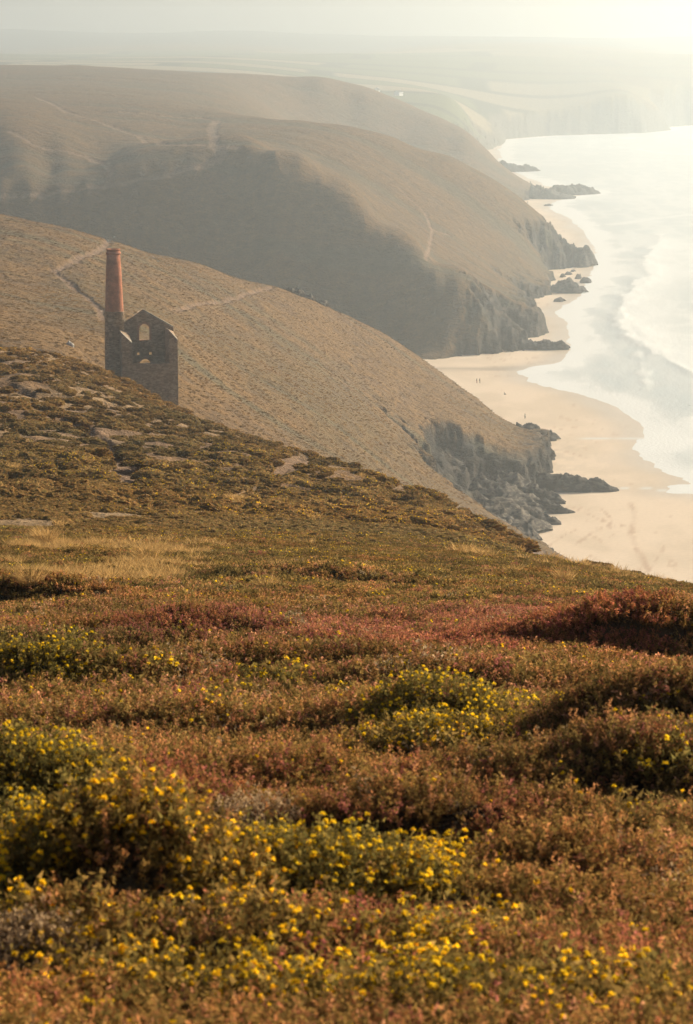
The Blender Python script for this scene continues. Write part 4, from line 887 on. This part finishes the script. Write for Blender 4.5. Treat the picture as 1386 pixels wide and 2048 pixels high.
def mixed(name, d0, d1, per, R, Hh, n_, lod, nvar, label, smin=.75, smax=1.25):
    x, y = cover(d0, d1, per); z = H(x, y); u, v = proj(x, y, z)
    gn = fbm(x / .9, y / 1.3, 3, 101); g2_ = fbm(x / .35, y / .4, 2, 103); pn = fbm(x / 1.6, y / 2.4, 3, 105)
    g = blob(u, v, *GORSE) - .9 * blob(u, v, (235, 1765, 110, 95, 1)) + .30 * gn + .12 * g2_ + .15 * sstep(18, 40, y); p = blob(u, v, *PINKS) + .5 * pn; dd = blob(u, v, *DEADS) + .25 * gn
    r_ = rng.random(len(x)); k = np.where(r_ < .72, 0, np.where(r_ < .84, 2, np.where(r_ < .87, 5, np.where(r_ < .93, 4, 1))))
    k = np.where((p > .45) & (rng.random(len(x)) < .7), 1, k)
    k = np.where((g > .28) & (rng.random(len(x)) < .75), 4, k); k = np.where((g > .48) & (rng.random(len(x)) < .75), 3, k)
    k = np.where((dd > .55) & (rng.random(len(x)) < .85), 5, k)
    far_ = sstep(22, 45, y); k = np.where((rng.random(len(x)) < far_ * .5) & (k < 2), 2, k)
    protos = [tri_mesh('%s_%s' % (name, kd), clump(kd, np.random.default_rng(500 + 10 * i + j), R, Hh, n_, lod)) for i, kd in enumerate(KINDS) for j in range(nvar)]
    idx = k * nvar + rng.integers(0, nvar, len(x))
    br_ = (1 + .4 * fbm(x / 1.0, y / 1.2, 3, 107)) * rng.uniform(.7, 1.3, len(x)); wm = .12 * fbm(x / 2, y / 3, 2, 109)
    tint = np.stack([br_ * (1 + wm), br_, br_ * (1 - wm)], 1)
    scatter(name, np.stack([x, y, z], 1), rng.uniform(0, 6.28, len(x)), rng.uniform(smin, smax, len(x)), tint, idx, protos, label, 'heather')
mixed('heather_cover', 2.6, 9.5, 420, .085, .125, 26, 1.0, 3, 'dense rust brown heather and flowering gorse covering the foreground')
mixed('heather_cover', 9.5, 24, 170, .13, .15, 30, 1.5, 3, 'rust brown heather with yellow gorse flowers on the middle foreground')
mixed('heather_cover', 24, 75, 60, .18, .12, 40, 2.3, 3, 'olive brown heather and gorse spread below the foreground')
# dry grass
def grass(d0, d1, per, R, Hh, wd, lab, thr):
    x, y = cover(d0, d1, per); z = H(x, y); u, v = proj(x, y, z)
    m_ = fbm(x / 4, y / 7, 3, 121) * .7 + fbm(x / 1.2, y / 1.6, 2, 123) * .4 + blob(u, v, (300, 1120, 260, 40, .55), (100, 1090, 120, 30, .5), (650, 1160, 250, 40, .35), (1050, 1150, 300, 50, .25), (200, 1170, 250, 20, .3))
    k = m_ > thr; x, y, z = x[k], y[k], z[k]
    protos = [tri_mesh('dry_grass_tuft', grass_tuft(np.random.default_rng(700 + j), R, Hh, 34, wd)) for j in range(4)]
    br_ = rng.uniform(.75, 1.25, len(x)); scatter('dry_grass', np.stack([x, y, z], 1), rng.uniform(0, 6.28, len(x)), rng.uniform(.6, 1.25, len(x)), np.stack([br_] * 3, 1), rng.integers(0, 4, len(x)), protos, lab, 'grass')
grass(22, 60, 30, .12, .27, .0045, 'straw coloured dry grass tufts standing among the heather', .52)
grass(60, 170, 8, .20, .34, .010, 'pale dry grass streaks on the slope below the heather', .52)
grass(4, 22, 3, .05, .22, .0012, 'single dry grass blades rising from the foreground heather', .30)
# shrubs further down the slope
BRN = [(.17, .105, .047), (.20, .125, .055), (.13, .09, .04), (.15, .12, .045), (.11, .10, .036)]
def shrubs(name, d0, d1, per, R, Hh, n_, size, lab, thr, sc0, sc1, flat=None, cols=BRN, yl=.10):
    x, y = cover(d0, d1, per, -330, 1716); z, rk, dn = H(x, y, True)
    m_ = fbm(x / 10, y / 16, 3, 131) * .8 + .5 * fbm(x / 2.6, y / 3.5, 2, 133)
    k = (m_ > thr) & off_path(x, y) & (rk < .4) & (dn > 4); x, y, z = x[k], y[k], z[k]
    protos = [tri_mesh(name + '_bush', hummock(np.random.default_rng(800 + j), R, Hh, n_, size, cols, yl if j % 3 == 0 else 0, name == 'heath_shrubs')) for j in range(6)]
    yl_ = fbm(x / 20, y / 30, 2, 137); idx = np.where((yl_ > .22) & (rng.random(len(x)) < .5), rng.choice([0, 3], len(x)), rng.choice([1, 2, 4, 5], len(x)))
    br_ = rng.uniform(.75, 1.3, len(x)) * (1 + .2 * fbm(x / 30, y / 30, 2, 135)); wm = .12 * fbm(x / 15, y / 25, 2, 139)
    if d0 > 300: br_ = br_ * (1 - .45 * sstep(.4, .8, np.clip(ridged((x * .35 + y) / 38.0, x / 240, 3, 41), 0, 1))) * (1 + .3 * fbm(x / 45, y / 60, 3, 81))
    scatter(name, np.stack([x, y, z], 1), rng.uniform(0, 6.28, len(x)), rng.uniform(sc0, sc1, len(x)), np.stack([br_ * (1 + wm), br_, br_ * (1 - wm)], 1), idx, protos, lab, 'shrubs')
SHR = [(.26, .15, .058), (.30, .175, .07), (.21, .13, .05), (.23, .165, .06), (.17, .13, .046)]
shrubs('low_heath', 66, 135, 7, .24, .075, 70, .030, 'low brown heath cushions dotted with yellow on the slope', -.4, .6, 1.3, cols=SHR, yl=.25)
shrubs('heath_shrubs', 92, 262, .62, .58, .20, 420, .050, 'rounded brown heather and gorse cushions on the steep near slope', -.45, .3, 1.4, cols=SHR, yl=.15)
shrubs('heath_turf', 92, 262, 1.2, .24, .06, 60, .03, 'short rough turf between the heather cushions', .1, .4, 1.0, cols=[(.20, .125, .052), (.24, .155, .068), (.17, .11, .044)], yl=0.0)
GRS = [(.185, .102, .028), (.17, .094, .026), (.15, .084, .024), (.20, .115, .034)]
shrubs('hill_turf', 330, 850, .35, .40, .06, 40, .06, 'coarse tawny grass tussocks over the coastal hill', -.75, .5, 1.25, cols=GRS, yl=.05)

# ------------------------------------------------------------------ plants that stand out singly
FOL1 = bpy.data.materials.new('bush_foliage'); FOL1.use_nodes = True; t = FOL1.node_tree; t.nodes.clear()
at = node(t, 'ShaderNodeAttribute', attribute_name='vc'); df = node(t, 'ShaderNodeBsdfDiffuse'); tr_ = node(t, 'ShaderNodeBsdfTranslucent'); ms = node(t, 'ShaderNodeMixShader'); ms.inputs[0].default_value = .45
t.links.new(at.outputs['Color'], df.inputs[0]); t.links.new(at.outputs['Color'], tr_.inputs[0]); t.links.new(df.outputs[0], ms.inputs[1]); t.links.new(tr_.outputs[0], ms.inputs[2])
ou = node(t, 'ShaderNodeOutputMaterial'); t.links.new(ms.outputs[0], ou.inputs[0])
def part_mesh(name, arr, parent, label=None):
    me = tri_mesh(name, arr); me.materials.clear(); me.materials.append(FOL1); o = bpy.data.objects.new(name, me); COL.objects.link(o); o.parent = parent
    if label: o['label'] = label
    return o
def bush(u, v, D, R, n_, kind, label, cat, seed, hgt=.13):
    r = np.random.default_rng(seed); x0, D, z0_ = hit(u, v, 3.2, 60)
    name = {'gorse': 'gorse_bush', 'dead': 'dead_heather', 'heather': 'heather_bush'}[kind]
    root = empty(name, (x0, D, z0_), 0, label, cat)
    th = r.uniform(0, 2 * math.pi, n_); q = np.sqrt(r.random(n_)) * R * (1 + .25 * np.sin(3 * th + seed)); dx, dy = q * np.cos(th), q * np.sin(th) * .8
    base = np.stack([dx, dy, H(x0 + dx, D + dy) - z0_ - .02], 1)
    dr = np.stack([dx / R * .5, dy / R * .5, np.ones(n_)], 1) + r.normal(0, .22, (n_, 3)); dr /= np.linalg.norm(dr, axis=1)[:, None]
    ln = hgt * r.uniform(.75, 1.25, n_) * (1.15 - .45 * (q / R) ** 2); k = D / 7.0
    T = Tri(); Fl = Tri(); lf = .008 * max(1, k * .8)
    if kind == 'gorse':
        sprigs(T, base, dr, ln, r, (.16, .135, .04), (.28, .21, .06), lf * .85, 14, 6, lf * .85)
        i = r.random(n_) < .36; P = (base + dr * ln[:, None])[i]; P = P + r.normal(0, .010, P.shape)
        Fl.add(blobs(P, .0070 * max(1, k * .7), r), np.repeat(np.array([.98, .68, .03]) * r.uniform(.8, 1.1, (len(P), 1)), 8, 0))
        part_mesh('flowers', Fl.arrays(), root, 'bright yellow gorse flowers')
    elif kind == 'dead': sprigs(T, base, dr, ln, r, (.38, .26, .15), (.50, .35, .20), lf * .7, 12, 6, lf * .6, stemc=(.24, .18, .12))
    else: sprigs(T, base, dr, ln, r, (.13, .08, .03), PINK, lf, 10, 12, lf * .85)
    part_mesh('foliage', T.arrays(), root)
    return root
bush(860, 1460, 10.9, .26, 700, 'gorse', 'rounded gorse bush thick with yellow flowers amid the rust heather', 'gorse', 11)
bush(40, 1590, 7.3, .2, 600, 'gorse', 'wide gorse bush crowded with yellow flowers above the dark hollow', 'gorse', 12)
bush(30, 1740, 5.9, .13, 400, 'gorse', 'low gorse bush with yellow flowers on the rim of the dark hollow', 'gorse', 13)
bush(640, 1790, 5.55, .20, 600, 'gorse', 'broad gorse patch with many yellow flowers beside the dark hollow', 'gorse', 14)
bush(80, 1340, 13.7, .40, 700, 'gorse', 'distant strip of yellow flowering gorse on a heather bank', 'gorse', 15)
bush(495, 1700, 6.35, .10, 420, 'dead', 'greyish brown dead heather tuft among the living heather', 'heather', 16, .11)
bush(40, 1925, 4.75, .11, 500, 'dead', 'bleached dead heather tuft below the dark hollow', 'heather', 17, .08)
for i, (u, v, D, R, lb) in enumerate([(62, 1168, 31, .22, 'round pale grass tussock beside green gorse'), (95, 1085, 60, .45, 'tall feathery straw tussock at the edge of the grass band'), (535, 1175, 30, .2, 'pale straw tussock in front of the long grass band'), (1130, 1160, 44, .25, 'lone straw tussock near the cliff edge heath'), (300, 1120, 45, .4, 'broad pale straw tussock in the middle of the grass band')]):
    r = np.random.default_rng(900 + i); x0, D, z0_ = hit(u, v + 8, 10, 140)
    root = empty('grass_tussock', (x0, D, z0_), 0, lb, 'grass')
    a, c = grass_tuft(r, R, R * 1.3, 260, .0016 * D / 12); part_mesh('blades', (a, c), root)
    a, c = grass_tuft(r, R * .8, R * 1.75, 50, .0011 * D / 12); part_mesh('seed_stalks', (a, c * 1.15), root)
# ------------------------------------------------------------------ haze
hx0, hx1, hy0, hy1, hz0, hz1 = -2600, 4600, -400, 7600, -4, 230
V = [(a, b_, c) for c in (hz0, hz1) for b_ in (hy0, hy1) for a in (hx0, hx1)]
hz = mesh_obj('haze', V, [(0, 2, 3, 1), (4, 5, 7, 6), (0, 1, 5, 4), (2, 6, 7, 3), (0, 4, 6, 2), (1, 3, 7, 5)], None, smooth=False, kind='stuff', label='pale sunlit sea haze lying over the whole coast', cat='haze')
hm = bpy.data.materials.new('sea_haze'); hm.use_nodes = True; t = hm.node_tree; t.nodes.clear()
pv = t.nodes.new('ShaderNodeVolumePrincipled'); ou = t.nodes.new('ShaderNodeOutputMaterial')
pv.inputs['Color'].default_value = (.805, .905, .99, 1); pv.inputs['Density'].default_value = 0.00028; pv.inputs['Anisotropy'].default_value = 0.72
t.links.new(pv.outputs[0], ou.inputs['Volume']); hz.data.materials.append(hm)
